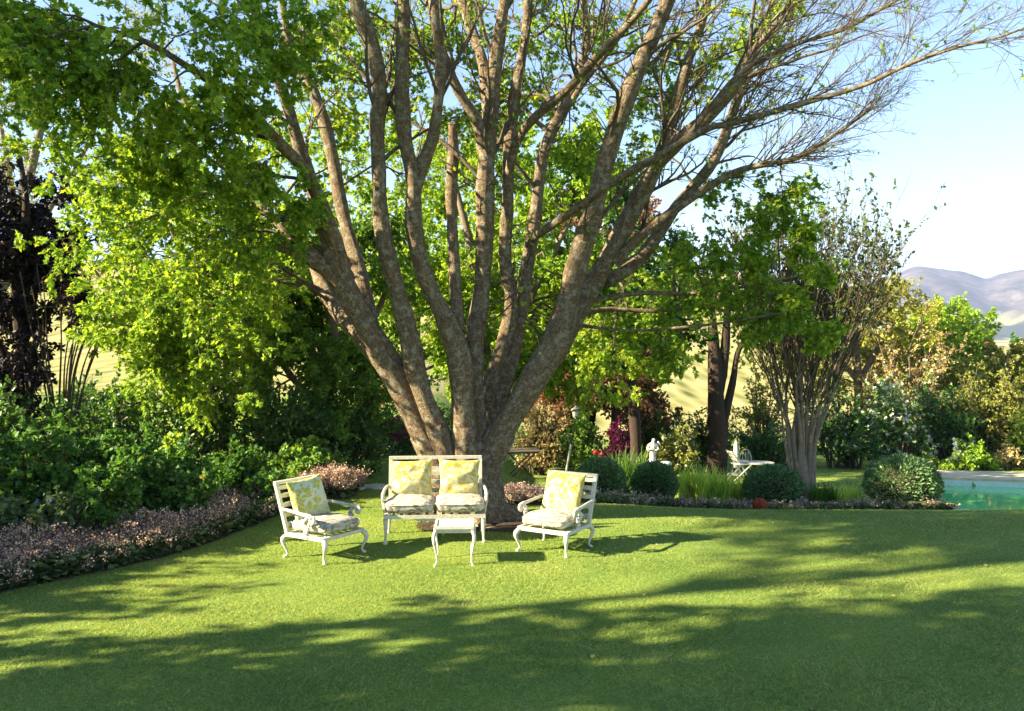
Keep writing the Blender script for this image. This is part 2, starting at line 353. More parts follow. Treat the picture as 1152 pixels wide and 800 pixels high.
nt.links.new(col, bs.inputs['Base Color']); bs.inputs['Roughness'].default_value = .95; bs.inputs['Specular IOR Level'].default_value = .1
bump(nt, bs, n2, .8, .03)
M['ground'] = m
def axis(lo, hi, step, end):
    a = list(np.arange(lo, hi + 1e-6, step)); s = step; x = hi
    while x < end: s *= 1.18; x += s; a.append(x)
    s = step; x = lo; b = []
    while x > -end: s *= 1.22; x -= s; b.append(x)
    return np.array(b[::-1] + a)
xs = axis(-12, 21, .24, 7000); ys = axis(-2, 30, .22, 7000); ys = ys[ys > -400]
X, Y = np.meshgrid(xs, ys); Z = zg(X, Y); nx, ny = len(xs), len(ys)
I = (np.arange(ny - 1)[:, None] * nx + np.arange(nx - 1)[None]).reshape(-1, 1)
g = MB().add(np.stack([X, Y, Z], -1), I + np.array([[0, 1, nx + 1, nx]])).build('ground', M['ground'], smooth=True)
tag(g, kind='structure')

# mowed grass blades
def grass(n, d0, d1, wmax, hgt, wd, excl):
    out = []
    y = np.sqrt(rng.uniform(d0 ** 2, d1 ** 2, n)); x = y * rng.uniform(-.72, wmax, n)
    k = ~excl(x, y); x, y = x[k], y[k]; n = len(x)
    z = zg(x, y); h = hgt * rng.uniform(.5, 1.25, n) * (1 + .35 * np.sin(x * 2.1 + np.sin(y * 1.7)) * np.sin(y * 2.6))
    a = rng.uniform(0, 2 * PI, n); lean = rng.normal(size=(n, 2)) * 1.25
    p = np.stack([x, y, z - .004], 1); s = np.stack([np.cos(a), np.sin(a), 0 * a], 1) * (wd * (.7 + .6 * rng.random(n)))[:, None] * .5
    tip = p + np.stack([lean[:, 0] * h, lean[:, 1] * h, h], 1)
    return np.stack([p - s, p + s, tip], 1).reshape(-1, 3)
EDGE = np.array([(-60, 690), (0, 669), (60, 656), (130, 641), (200, 623), (250, 606), (300, 586), (330, 573), (352, 560), (372, 556), (390, 554)], float)
edge_y = 904 * 1.9 / (EDGE[:, 1] - 400); edge_x = (EDGE[:, 0] - 576) / 904 * edge_y
def in_left_bed(x, y): return (x < np.interp(y, edge_y, edge_x)) & (y < 11.3) & (y > edge_y[0] - .6)
def bed_front(x): return np.interp(x, [-.2, .35, 1.2, 2.5, 4.0, 5.5, 7.5, 8.9, 9.3], [10.25, 10.3, 12.6, 14.6, 15.2, 15.5, 15.9, 16.2, 16.9])
def bed_back(x): return np.interp(x, [-.2, .35, 1.2, 2.5, 4.0, 5.5, 7.5, 8.9, 9.3], [11.0, 11.2, 14.0, 17.6, 18.6, 19.2, 18.6, 17.4, 17.2])
def in_right_bed(x, y): return (x > -.2) & (x < 9.2) & (y > bed_front(x)) & (y < bed_back(x))
def excl(x, y):
    return in_left_bed(x, y) | in_right_bed(x, y) | ((pool_uv(x, y)[0] > -.35) & (pool_uv(x, y)[1] > -.34) & (pool_uv(x, y)[1] < POOL[3] + 2.2)) | (np.hypot(x + .42, (y - 9.40) * 1.05) < .68 + .12 * np.sin(np.arctan2(y - 9.4, x + .42) * 5) + .10 * np.sin(x * 31) * np.sin(y * 29))
V = np.concatenate([grass(260000, 3.6, 7.5, .75, .019, .0065, excl), grass(150000, 7.5, 11.5, .78, .018, .010, excl), grass(90000, 11.5, 17.4, .85, .020, .017, excl), grass(70000, 17.4, 29, .9, .028, .035, excl), grass(26000, 3.6, 9.5, .75, .036, .006, lambda x, y: excl(x, y) | (np.sin(x * 3.1 + np.sin(y * 2.3) * 2) * np.sin(y * 4.7 + x) < .35))])
gb = MB().add(V, np.arange(len(V)).reshape(-1, 3)).build('lawn_grass', M['grassblade'])
tag(gb, 'short mown lawn grass in sun and dappled shade', 'grass', kind='stuff')

# soil of the beds, one strip each
def strip(name, A, B, dz, n=10):
    A = np.array(A); B = np.array(B); t = np.linspace(0, 1, n)
    xy = A[:, None] * (1 - t[None, :, None]) + B[:, None] * t[None, :, None]
    z = zg(xy[..., 0], xy[..., 1]) + dz * np.minimum(1, np.minimum(t, 1 - t)[None] * 6) + .006
    K = len(A); I = (np.arange(K - 1)[:, None] * n + np.arange(n - 1)[None]).reshape(-1, 1)
    o = MB().add(np.concatenate([xy, z[..., None]], -1), I + np.array([[0, 1, n + 1, n]])).build(name, M['soil'], smooth=True)
    return tag(o, kind='structure')
e = smooth_path(np.stack([edge_x, edge_y], 1), 60)
strip('soil_bed', np.stack([e[:, 0] - 9, e[:, 1] + 2.5], 1), e + rng.normal(size=e.shape) * .02, .03, 40)
xx = np.linspace(-.2, 9.2, 70); strip('soil_bed', np.stack([xx, bed_front(xx)], 1), np.stack([xx, bed_back(xx)], 1), .03)

an = np.linspace(0, 2 * PI, 48); ri = .80 + .10 * np.sin(an * 5)
strip('soil_ring', np.stack([-.42 + .2 * np.cos(an), 9.4 + .2 * np.sin(an)], 1), np.stack([-.42 + ri * np.cos(an), 9.4 + ri * np.sin(an)], 1), .004, 6)
# hazy mountains
def ridge_px(px): return np.interp(px, [-600, -200, 100, 350, 600, 800, 930, 1000, 1032, 1060, 1082, 1098, 1110, 1122, 1138, 1160, 1230, 1400, 1700], [335, 322, 330, 318, 326, 318, 326, 312, 299, 300, 303, 309, 313, 309, 305, 303, 312, 306, 325])
pxs = np.linspace(-600, 1700, 420); ds = np.concatenate([np.linspace(1500, 2600, 34), np.linspace(2650, 3300, 8)])
V = np.zeros((len(pxs), len(ds), 3))
for i, px in enumerate(pxs):
    rz = EYE + (400 - ridge_px(px)) / FPX * 2600
    for j, d in enumerate(ds):
        x = (px - 576) / FPX * d
        t = (d - 1500) / 1100
        nz = mnoise.fractal((x * .0045, d * .0030, 1.7), 1.0, 2.1, 6)
        rg = 1 - abs(mnoise.fractal((x * .0032, d * .0016, 5.1), 1.0, 2.0, 4))
        env = min(1, t) ** 1.5
        z = 28 + (rz - 28) * env + (nz * 40 + (rg - .8) * 130) * min(1, t * 2.5) * (1 - .90 * min(1, max(0, (t - .55) / .45)))
        if d > 2600: z = rz - (d - 2600) * .15 + nz * 6
        V[i, j] = (x, d, z - (25 if j == 0 else 0))
K = len(ds); I = (np.arange(len(pxs) - 1)[:, None] * K + np.arange(K - 1)[None]).reshape(-1, 1)
m, nt, bs = newmat('mountain'); geo = nt.nodes.new('ShaderNodeNewGeometry')
sl_ = nt.nodes.new('ShaderNodeSeparateXYZ'); nt.links.new(geo.outputs['Position'], sl_.inputs[0])
nz = noise(nt, .013, 10, .75, vec=geo.outputs['Position'])
rock = ramp(nt, nz, [(.36, (.018, .022, .022)), (.46, (.035, .034, .034)), (.56, (.085, .07, .066)), (.70, (.17, .14, .13))])
mr = nt.nodes.new('ShaderNodeMapRange'); nt.links.new(sl_.outputs['Z'], mr.inputs[0]); mr.inputs[1].default_value = 60; mr.inputs[2].default_value = 130
low = ramp(nt, noise(nt, .004, 4, vec=geo.outputs['Position']), [(.48, (.03, .04, .03)), (.54, (.26, .27, .13)), (.62, (.16, .14, .08))])
nt.links.new(mixc(nt, mr.outputs[0], low, rock), bs.inputs['Base Color']); bs.inputs['Roughness'].default_value = 1; bs.inputs['Specular IOR Level'].default_value = 0
mt = MB().add(V, I + np.array([[0, K, K + 1, 1]])).build('mountains', m, smooth=True); tag(mt, kind='structure')
# thin air between here and the mountains
hz = MB().box((400, 1700, 200), (9000, 4600, 440)).build('haze', None)
m = bpy.data.materials.new('haze'); m.use_nodes = True; nt = m.node_tree; nt.nodes.remove(nt.nodes['Principled BSDF'])
pv = nt.nodes.new('ShaderNodeVolumePrincipled'); pv.inputs['Color'].default_value = (.48, .60, 1, 1); pv.inputs['Density'].default_value = 1.6e-4
nt.links.new(pv.outputs[0], nt.nodes['Material Output'].inputs['Volume']); hz.data.materials.append(m)
tag(hz, 'pale blue haze in front of the mountains', 'haze', kind='stuff')

# pool: basin, water, paving and coping
m, nt, bs = newmat('pool_water'); nz = noise(nt, 2.2, 4, .6, vec=mapv(nt, None, (1, .6, 1)))
bs.inputs['Roughness'].default_value = .04; bs.inputs['IOR'].default_value = 1.33
nt.links.new(ramp(nt, noise(nt, .6, 3, vec=mapv(nt, None)), [(.35, (.09, .50, .15)), (.65, (.18, .64, .24))]), bs.inputs['Base Color']); bump(nt, bs, nz, .12, .03)
M['water'] = m
x0, x1, y0, y1 = POOL; cz = POOL_Z
wt = MB(); gx = np.linspace(x0 - .02, x1 + .02, 40); gy = np.linspace(y0 - .02, y1 + .02, 24); XX, YY = np.meshgrid(gx, gy)
I = (np.arange(23)[:, None] * 40 + np.arange(39)[None]).reshape(-1, 1)
pw = tag(wt.add(np.stack([XX, YY, 0 * XX + cz - .17], -1), I + np.array([[0, 1, 41, 40]])).build('pool_water', M['water'], smooth=True), kind='structure')
b = MB(); b.box(((x0 + x1) / 2, y1 + .10, cz - .62), (x1 - x0 + .4, .2, 1.2)).box(((x0 + x1) / 2, y0 - .10, cz - .62), (x1 - x0 + .4, .2, 1.2))
b.box((x0 - .10, (y0 + y1) / 2, cz - .62), (.2, y1 - y0 - .01, 1.2)).box((x1 + .10, (y0 + y1) / 2, cz - .62), (.2, y1 - y0 - .01, 1.2)).box(((x0 + x1) / 2, (y0 + y1) / 2, cz - 1.28), (x1 - x0, y1 - y0, .1))
pb = tag(b.build('pool_basin', M['tile']), kind='structure')
b = MB()
b.box(((x0 + x1) / 2, y0 - .16, cz + .01), (x1 - x0 + .7, .32, .06)).box((x0 - .16, (y0 + y1) / 2, cz + .012), (.32, y1 - y0 - .01, .06)).box(((x0 + x1) / 2 + .3, y1 + .8, cz + .014), (x1 - x0 + 1.3, 1.6, .06)).box((x1 + .16, (y0 + y1) / 2, cz + .013), (.32, y1 - y0 - .01, .06))
pp = tag(b.build('pool_paving', M['paving']), kind='structure')
for o in (pw, pb, pp): o.location = (POOL_AT[0], POOL_AT[1], 0); o.rotation_euler = (0, 0, POOL_ROT)
# fallen leaves lying on the turf
n = 420; y = np.sqrt(rng.uniform(3.8 ** 2, 14 ** 2, n)); x = y * rng.uniform(-.6, .7, n); k = ~excl(x, y); x, y = x[k], y[k]; n = len(x)
fl = MB(); leafmesh(fl, np.stack([x, y, zg(x, y) + .016], 1), np.stack([rng.normal(size=n), rng.normal(size=n), .1 * rng.normal(size=n)], 1), rng.normal(size=(n, 3)) * .25 + np.array([0, 0, 1]), rng.uniform(.015, .038, n), 'oval', .7)
tag(fl.build('fallen_leaves', M['tan']), 'small pale fallen leaves scattered over the lawn', 'fallen leaves', kind='stuff')
#==MARK_TREE==
# ------------------------------------------------------------ the big tree
TB = np.array([-.47, 9.45, 0.0])
tree = thing('spreading_tree', 'huge multi-stemmed tree with smooth grey-brown limbs spreading over the white garden seats', 'tree', TB)
# limb paths: (px, py, width in px, metres from the camera)
LIMBS = {
 'a': [(520,585,52,9.35),(492,520,46,9.3),(462,455,42,9.3),(430,400,40,9.2),(403,350,37,9.1),(380,303,33,9.0),(365,254,28,8.9),(350,205,24,8.8),(336,160,21,8.7),(318,105,19,8.55),(298,55,16,8.4),(285,-10,14,8.2),(270,-90,11,8.0)],
 'a2': [(392,325,22,9.1),(372,262,22,8.8),(345,195,20,8.4),(314,160,18,8.1),(277,124,15,7.8),(228,86,12,7.4),(170,50,9,7.0),(110,30,6,6.6)],
 'a3': [(418,380,26,9.5),(402,300,24,9.8),(387,240,22,10.0),(371,166,20,10.1),(352,102,19,10.2),(331,64,14,10.3),(318,10,11,10.4),(305,-70,8,10.5)],
 'a4': [(395,335,30,9.1),(376,309,30,9.0),(352,291,29,8.9),(332,281,27,8.85),(315,274,24,8.8)],
 'a5': [(440,420,30,9.5),(405,378,27,10.0),(382,352,25,10.3),(362,321,21,10.6),(350,296,15,10.8),(322,262,10,11.0),(280,215,9,11.2),(238,168,10,11.4),(210,120,8,11.6),(195,70,6,11.8)],
 'b': [(525,585,50,9.3),(498,500,34,9.2),(474,436,31,9.1),(460,382,31,9.05),(446,330,29,9.0),(437,287,28,8.95),(428,240,25,8.9),(425,190,24,8.85),(425,144,23,8.8),(427,96,24,8.75),(416,46,25,8.7),(402,2,21,8.65),(388,-60,17,8.6),(380,-140,12,8.5)],
 'c': [(530,590,62,9.25),(521,510,40,9.2),(521,452,36,9.15),(518,405,36,9.1),(502,364,31,9.05),(480,314,27,9.0),(467,256,27,8.95),(464,205,25,8.9),(456,157,23,8.85),(453,85,23,8.8),(453,5,20,8.75),(450,-70,16,8.7),(447,-150,11,8.6)],
 'c2': [(467,222,20,8.95),(477,180,20,8.9),(489,144,19,8.85),(497,75,18,8.75),(487,2,18,8.65),(478,-70,13,8.6)],
 'd': [(540,585,60,9.4),(537,500,40,9.45),(534,430,34,9.5),(534,375,31,9.5),(542,322,29,9.5),(547,255,29,9.45),(546,195,27,9.4),(553,110,23,9.35),(562,44,19,9.3),(569,-10,16,9.25),(576,-90,12,9.2)],
 'd2': [(544,172,22,9.4),(536,137,20,9.3),(520,108,17,9.2),(505,80,15,9.1),(492,40,11,9.0),(480,-10,9,8.9)],
 'd3': [(549,150,20,9.4),(545,75,19,9.6),(528,26,16,9.8),(515,-10,13,10.0),(500,-70,9,10.2)],
 'e': [(514,372,24,9.25),(512,330,20,9.35),(509,231,18,9.45),(509,181,17,9.5),(509,138,15,9.5)],
 'f': [(552,560,44,9.7),(550,455,30,9.8),(567,385,26,9.85),(575,335,22,9.85),(569,290,19,9.8),(570,230,18,9.75),(572,177,18,9.7),(581,104,17,9.65),(590,42,15,9.6),(593,-10,12,9.55),(598,-90,9,9.5)],
 'f2': [(568,212,14,9.75),(578,170,15,9.5),(598,137,14,9.2),(624,112,14,8.9),(648,91,14,8.6),(684,52,13,8.2),(716,16,11,7.9),(752,-30,9,7.6)],
 'g': [(553,585,50,9.6),(550,490,36,9.8),(569,416,30,9.9),(587,344,24,10.0),(595,290,22,10.0),(603,225,21,10.0),(613,168,19,10.0),(642,108,16,10.0),(656,64,14,10.0),(660,26,11,10.0),(654,-20,9,10.0)],
 'g2': [(628,135,10,10.0),(650,104,10,9.9),(675,70,10,9.7),(700,32,9,9.5),(720,-10,7,9.4)],
 'h': [(532,592,58,9.45),(547,520,48,9.4),(590,446,44,9.35),(626,380,42,9.3),(640,333,36,9.25),(655,285,32,9.2),(668,232,30,9.15),(684,172,29,9.1),(709,102,28,9.0),(734,40,27,8.9),(752,-5,24,8.8),(778,-80,17,8.6)],
 'i': [(532,592,38,9.7),(542,556,36,9.75),(564,494,31,9.8),(598,438,30,9.82),(630,395,29,9.85),(658,335,30,9.9),(690,276,29,9.9),(716,230,27,9.9),(734,195,24,9.85),(750,153,21,9.8),(771,82,17,9.7),(791,22,14,9.6),(806,-50,10,9.5)],
 'j': [(596,276,12,9.7),(606,264,13,9.4),(647,235,13,8.8),(689,206,13,8.3),(738,178,12,7.8),(794,145,11,7.3),(827,138,10,7.05),(902,117,9,6.6),(968,97,7,6.3),(1021,73,6,6.1),(1075,54,5,5.95),(1135,38,3.5,5.8),(1190,10,2,5.7)],
 'j2': [(742,176,10,7.75),(770,156,9,7.6),(795,125,9,7.5),(825,92,9,7.4),(850,70,8,7.3),(893,50,7,7.1),(951,33,6,6.9),(988,12,5,6.7),(1030,-14,4,6.6)],
 'k': [(712,240,20,9.9),(738,190,20,9.7),(770,152,21,9.5),(800,128,20,9.3),(831,91,19,9.1),(849,55,17,8.9),(885,10,14,8.7),(920,-40,10,8.5)],
 'l': [(690,296,18,9.9),(720,268,17,9.8),(770,228,14,9.6),(823,195,12,9.4),(868,184,9,9.2),(900,176,8,9.1),(944,148,6,8.9),(985,120,4,8.7)],
 'm': [(684,318,22,10.1),(722,288,21,10.3),(762,231,19,10.5),(803,182,17,10.6),(828,114,15,10.7),(852,50,12,10.8),(880,-20,9,10.9)],
 'n': [(622,378,16,9.9),(650,357,14,10.3),(682,348,11,10.5),(735,350,8,10.5),(790,347,7,10.4),(850,340,5,10.2),(905,346,3.5,10.0)],
 'n2': [(668,338,13,10.0),(720,330,11,10.0),(780,330,9,9.9),(840,322,7,9.8),(900,310,5,9.7),(935,300,3,9.6)],
 'n3': [(650,366,9,10.2),(712,372,7,10.0),(780,367,6.5,9.8),(830,361,6,9.6),(880,352,5,9.4),(940,338,3,9.2)],
}
def limb(pts, n=None, kn=.06, rough=.012, wsc=1.0):
    a = np.array(pts, float); n = n or max(14, len(a) * 5)
    q = smooth_path(a, n)
    p = np.stack([P(x, y, d) for x, y, _, d in q]); r = np.maximum(q[:, 2] * wsc, .8) / 2 / FPX * q[:, 3]
    ph = rng.uniform(0, 9); s = np.linspace(0, 1, n) * len(a)
    r = r * (1 + kn * np.sin(s * 2.3 + ph) + kn * .7 * np.sin(s * 5.1 + ph * 2))
    p = p + np.stack([np.sin(s * 1.9 + ph), np.cos(s * 1.5 + ph), 0 * s], 1) * rough
    return p, r
def lumpy(mb, p, r, S=16, cap=True, amp=.07):
    n0 = mb.n; mb.tube(p, r, S, cap)
    V = mb.V[-3 if cap else -1]
    c = np.repeat(p, S, 0); o = V - c
    th_ = np.tile(np.arange(S) / S * 2 * PI, len(p)); sl2 = np.repeat(np.cumsum(np.r_[0, np.linalg.norm(np.diff(p, axis=0), axis=1)]), S); f0 = rng.uniform(0, 6, 3)
    fl_ = (.055 * np.sin(2 * th_ + f0[0] + sl2 * 1.1) + .035 * np.sin(5 * th_ + f0[1] - sl2 * .8)) if S >= 14 else 0
    k = fl_ + np.array([1 + amp * mnoise.fractal(Vector(v) * 5.0, 1.0, 2.0, 3) for v in V])
    mb.V[-3 if cap else -1] = c + o * k[:, None]
LP = {k: limb(v, wsc=.5 if k in ('n', 'n2', 'n3') else .71) for k, v in LIMBS.items()}
tr = MB()
for k in ('c', 'd', 'h', 'a', 'b', 'g', 'f'):        # the fused butt: lowest stretch of every stem plus its buttress roots
    p, r = LP[k]; z = p[:, 2]; m_ = z < 1.0
    kk = max(3, int(m_.sum()) + 1); p2, r2 = p[:kk].copy(), r[:kk].copy()
    r2 = r2 * 1.03; lumpy(tr, p2, r2, 18)
base = np.array([(-.47, 9.45, -.15), (-.47, 9.45, .05), (-.47, 9.45, .22), (-.46, 9.45, .5), (-.45, 9.45, .8), (-.44, 9.48, 1.05)])
lumpy(tr, base, np.array([.48, .41, .35, .29, .23, .13]), 28, amp=.16)
for ang, L, r in ((-.5, .85, .15), (-1.15, .8, .13), (.25, .8, .14), (1.2, .8, .14), (2.3, .8, .14), (3.2, .75, .13), (-2.2, .75, .14), (-1.7, .6, .12)):
    t = np.linspace(0, 1, 9); wv = .12 * np.sin(t * 4 + ang * 3)
    dx = np.cos(ang) * t * L - np.sin(ang) * wv; dy = np.sin(ang) * t * L + np.cos(ang) * wv
    z = .34 * (1 - t) ** 2.2 - .05 * t
    lumpy(tr, np.stack([-.47 + dx, 9.45 + dy, z], 1), r * (1 - .72 * t) + .01, 12)
tr.build('trunk', M['bark'], tree, TB, True)
for k, (p, r) in LP.items():
    mb = MB()
    if k in ('c', 'd', 'h', 'a', 'b', 'g', 'f'): st = max(0, int((p[:, 2] < .35).sum()) - 1)
    else: st = 0
    lumpy(mb, p[st:], r[st:], 16 if r.max() > .06 else 10)
    if k in 'abcdhgi':                                 # knots and pruning scars on the big limbs
        for t in rng.uniform(.25, .8, 3):
            i = int(t * len(p)); dv = unit(np.array([rng.normal(), -1.0, rng.normal() * .4])); c = p[i] + dv * r[i] * .7
            mb.tube([c - dv * .03, c + dv * r[i] * .25, c + dv * r[i] * .42], [r[i] * .55, r[i] * .42, r[i] * .25], 9)
    mb.build('limb', M['bark'], tree, TB, True)
# finer wood: branches grown off the traced limbs, then twigs, then leaves where the photograph has them
def resamp(p, r, K=12):
    i = np.linspace(0, len(p) - 1, K); j = np.minimum(i.astype(int), len(p) - 2); f = (i - j)
    return p[j] * (1 - f)[:, None] + p[j + 1] * f[:, None], r[j] * (1 - f) + r[j + 1] * f
def stackl(keys, a=0, b=1):
    out = [resamp(LP[k][0][int(a * len(LP[k][0])):int(b * len(LP[k][0]))], LP[k][1][int(a * len(LP[k][1])):int(b * len(LP[k][1]))]) for k in keys]
    return np.stack([o[0] for o in out]), np.stack([o[1] for o in out])
tw = MB(); lf = MB()
def addt(Q, R, S): tw.add(*tubes(Q, R, S))
# right-hand boughs: fine, almost bare spring twigs
Pj, Rj = stackl(['j', 'j2', 'l'], .35); Pk, Rk = stackl(['k', 'm', 'i'], .5)
Q1, R1 = grow(Pj, Rj, 34, .02, 1, 1.15, .6, .35, 7, .16, .30, .0022, 1.0, .02, .25); addt(Q1, R1, 5)
Q1b, R1b = grow(Pk, Rk, 18, .1, 1, 1.7, .7, .15, 8, .16, .25, .003, .9, 0, .2, (.5, -.1, 0)); addt(Q1b, R1b, 5)
Q2, R2 = grow(Q1, R1, 9, .15, 1, .42, .7, .2, 5, .18, .6, .0018, .9, .03); addt(Q2, R2, 4)
Q2b, R2b = grow(Q1b, R1b, 9, .15, 1, .6, .75, .12, 6, .18, .6, .002, .9, .02); addt(Q2b, R2b, 4)
Q3, R3 = grow(np.concatenate([Q2, ]), np.concatenate([R2]), 3, .3, 1, .17, .7, .1, 3, .2, .7, .0014); addt(Q3, R3, 3)
Q3b, R3b = grow(Q2b, R2b, 4, .25, 1, .24, .7, .1, 4, .2, .7, .0015); addt(Q3b, R3b, 3)
sel = rng.random(len(Q2)) < .25; twig_leaves(lf, Q2[sel], 4, .035, 'oval', .5)
sel = rng.random(len(Q3b)) < .35; twig_leaves(lf, Q3b[sel], 5, .045, 'lobed', .6)
# bare interior twigs hanging about the big stems
Pc, Rc = stackl(['h', 'i', 'g', 'f', 'd', 'n', 'n2', 'n3', 'f2', 'g2'], .3)
Q, R = grow(Pc, Rc, 9, 0, 1, .9, 1, .1, 7, .22, .18, .003, .3); R = np.minimum(R, .011); addt(Q, R, 5)
Q, R = grow(Q, R, 6, .2, 1, .4, .8, .05, 5, .22, .6, .0018); addt(Q, R, 3)
sel = rng.random(len(Q)) < .15; twig_leaves(lf, Q[sel], 5, .05, 'lobed')
Pm, Rm = stackl(['b', 'c', 'c2', 'd', 'd2', 'd3', 'f', 'g', 'h', 'i', 'a', 'a3', 'f2', 'g2', 'k', 'm'], .45)
Q, R = grow(Pm, Rm, 6, .05, .9, 2.1, .75, .25, 10, .14, .35, .005, .8); R = np.minimum(R, .024); addt(Q, R, 6)
Q, R = grow(Q, R, 6, .2, 1, .8, .7, .15, 7, .16, .5, .003); addt(Q, R, 4)
Q, R = grow(Q, R, 4, .2, 1, .35, .7, .1, 5, .18, .6, .0018); addt(Q, R, 3)
sel = rng.random(len(Q)) < .22; twig_leaves(lf, Q[sel], 6, .055, 'lobed')
allpts = np.concatenate([LP[k][0][len(LP[k][0]) // 4:] for k in LP if k not in ('e', 'a4')]); allr = np.concatenate([LP[k][1][len(LP[k][0]) // 4:] for k in LP if k not in ('e', 'a4')])
def lobe(tw, lf, start, r0, target, rad, n1, n2, nl, lsize, shape='lobed', bow=.15, wid=.62, up=.0, droop=-.25, sub=5):
    start = np.array(start); v = target - start; L = np.linalg.norm(v)
    s = np.linspace(0, 1, 8)[:, None]
    B = start + v * s + np.array([0, 0, 1]) * bow * L * np.sin(s * PI) + rng.normal(size=(8, 3)) * .03 * L * np.sin(s * PI)
    B = np.concatenate([B, (B[-1] + unit(v) * rad * .6 + np.array([0, 0, -.1 * rad]))[None]])[None]
    rr = np.minimum(r0, .006 + .011 * L); RB = (rr * (1 - np.linspace(0, 1, 9)) + .003)[None]
    tw.add(*tubes(B, RB, 6))
    Q1, R1 = grow(B, RB, n1, .45, 1, rad * 1.1, .95, up, 6, .2, .55, .003, .6, -.03, .2); tw.add(*tubes(Q1, R1, 4))
    Q2, R2 = grow(Q1, R1, n2, .2, 1, rad * .5, .85, up, sub, .2, .6, .0015, .7, -.03); tw.add(*tubes(Q2, R2, 3))
    twig_leaves(lf, Q2, nl, lsize, shape, wid, droop=droop); twig_leaves(lf, Q1, 5, lsize, shape, wid, droop=droop)
# (px, py, metres away, radius in m, density)
LOBES = [(60,30,6.6,.7,1),(130,55,6.9,.7,1),(205,40,7.0,.75,1.2),(270,60,7.4,.7,1.2),(180,110,7.3,.6,1),(320,35,7.8,.6,1),(110,120,7.2,.45,.6),(235,150,7.8,.6,1.1),(290,190,8.2,.55,1),(215,215,8.3,.65,1.1),(330,235,8.6,.55,1),(265,265,8.8,.65,1.1),(165,185,8.2,.55,.9),(190,290,8.8,.7,1.1),(300,320,9.6,.6,.9),(235,335,9.6,.7,1),(150,320,9.4,.5,.8),
 (350,110,10.6,.7,1),(390,130,10.8,.6,.9),(345,40,10.5,.7,.9),(395,60,11,.7,.8),(60,75,6.9,.4,.6),(20,20,6.5,.5,.7),
 (620,20,11,.7,.9),(690,20,11.2,.7,1),(640,150,11.4,.65,.9),(610,110,11.2,.6,.9),(745,105,11.4,.6,1.1),(770,60,11.2,.6,.8),(560,120,11.4,.6,.9),(500,60,11.2,.7,.8),(520,20,11.2,.6,.7),(720,170,11.0,.5,.6),
 (855,40,10.4,.5,.6),(800,205,10.6,.45,.4),(880,215,9.4,.4,.5),
 (868,255,9.8,.42,.8),(900,272,9.3,.3,.7),(835,300,10,.4,.7),(845,342,9.9,.4,.7),(915,330,9.3,.4,1),(890,345,9.9,.35,.8),(930,375,9.1,.24,1),(790,300,10.0,.5,.7),(800,345,9.8,.5,.8),(730,345,10.6,.55,.9),(690,400,10.8,.55,1),(745,395,10.4,.5,1.2),(700,345,11.0,.6,.8),(660,375,11.2,.5,.8),(860,368,9.5,.35,.8),
 (760,330,12,.7,.8), (150,200,8.2,.5,1), (120,262,9,.6,.8), (92,180,9,.5,.6), (300,140,9,.55,.9), (255,110,7.6,.45,.8), (440,110,11.5,.7,.9), (470,60,11.5,.6,.9), (580,70,11.3,.6,.9), (520,150,12,.7,.8), (480,200,13,.7,.8), (410,180,12,.7,.8), (380,20,10,.6,.9), (60,140,7.5,.5,.7), (30,70,6.4,.5,.9)]
for px, py, d, rad, den in LOBES:
    tgt = P(px, py, d); dist = np.linalg.norm(allpts - tgt, axis=1) + .5 * np.maximum(0, allpts[:, 2] - tgt[2]); i = int(np.argmin(dist))
    lobe(tw, lf, allpts[i], allr[i] * .6, tgt, rad * 1.12, 13, 9, int(12 * den) + 2, .060, up=-.05)
tw.build('twigs', M['twig'], tree, TB, True); lf.build('crown', M['maple'], tree, TB)
print('big tree verts', tw.n, lf.n)
#==MARK_PLANTS==
rng = np.random.default_rng(21)
# ------------------------------------------------------------ other trees
def tree_(name, label, cat, stems, lobes, leaf, bark, lsize=.06, shape='oval', group=None, n1=11, n2=8, nl=11, S=10, wid=.6, bow=.1, droop=-.2, up=.0):
    b = np.array(gp(stems[0][0][0], stems[0][0][3])); t = thing(name, label, cat, b, 0, group)
    tb, tw, lf = MB(), MB(), MB(); ap, ar = [], []
    for s in stems:
        p, r = limb(s, kn=.05)
        if abs(s[0][0] - stems[0][0][0]) < 60 and s[0][1] > 440: p = p.copy(); p[0, 2] = min(p[0, 2], float(zg(p[0, 0], p[0, 1])) - .08)
        lumpy(tb, p, r, S); ap.append(p[len(p) // 3:]); ar.append(r[len(p) // 3:])
    ap = np.concatenate(ap); ar = np.concatenate(ar)
    for px, py, d, rad, den in lobes:
        tg = P(px, py, d); dist = np.linalg.norm(ap - tg, axis=1) + .6 * np.maximum(0, ap[:, 2] - tg[2]); i = int(np.argmin(dist))
        lobe(tw, lf, ap[i], ar[i] * .6, tg, rad, n1, n2, int(nl * den) + 1, lsize, shape, bow, wid, up, droop)
    tb.build('trunk', bark, t, b, True)
    if tw.n: tw.build('branches', M['twig'] if bark is not M['darkbark'] else bark, t, b, True)
    if lf.n: lf.build('crown', leaf, t, b)
    return t
def scatter_lobes(px0, px1, py0, py1, d0, d1, rad, n, den=1.0):
    return [(rng.uniform(px0, px1), rng.uniform(py0, py1), rng.uniform(d0, d1), rad * rng.uniform(.75, 1.25), den * rng.uniform(.75, 1.25)) for _ in range(n)]
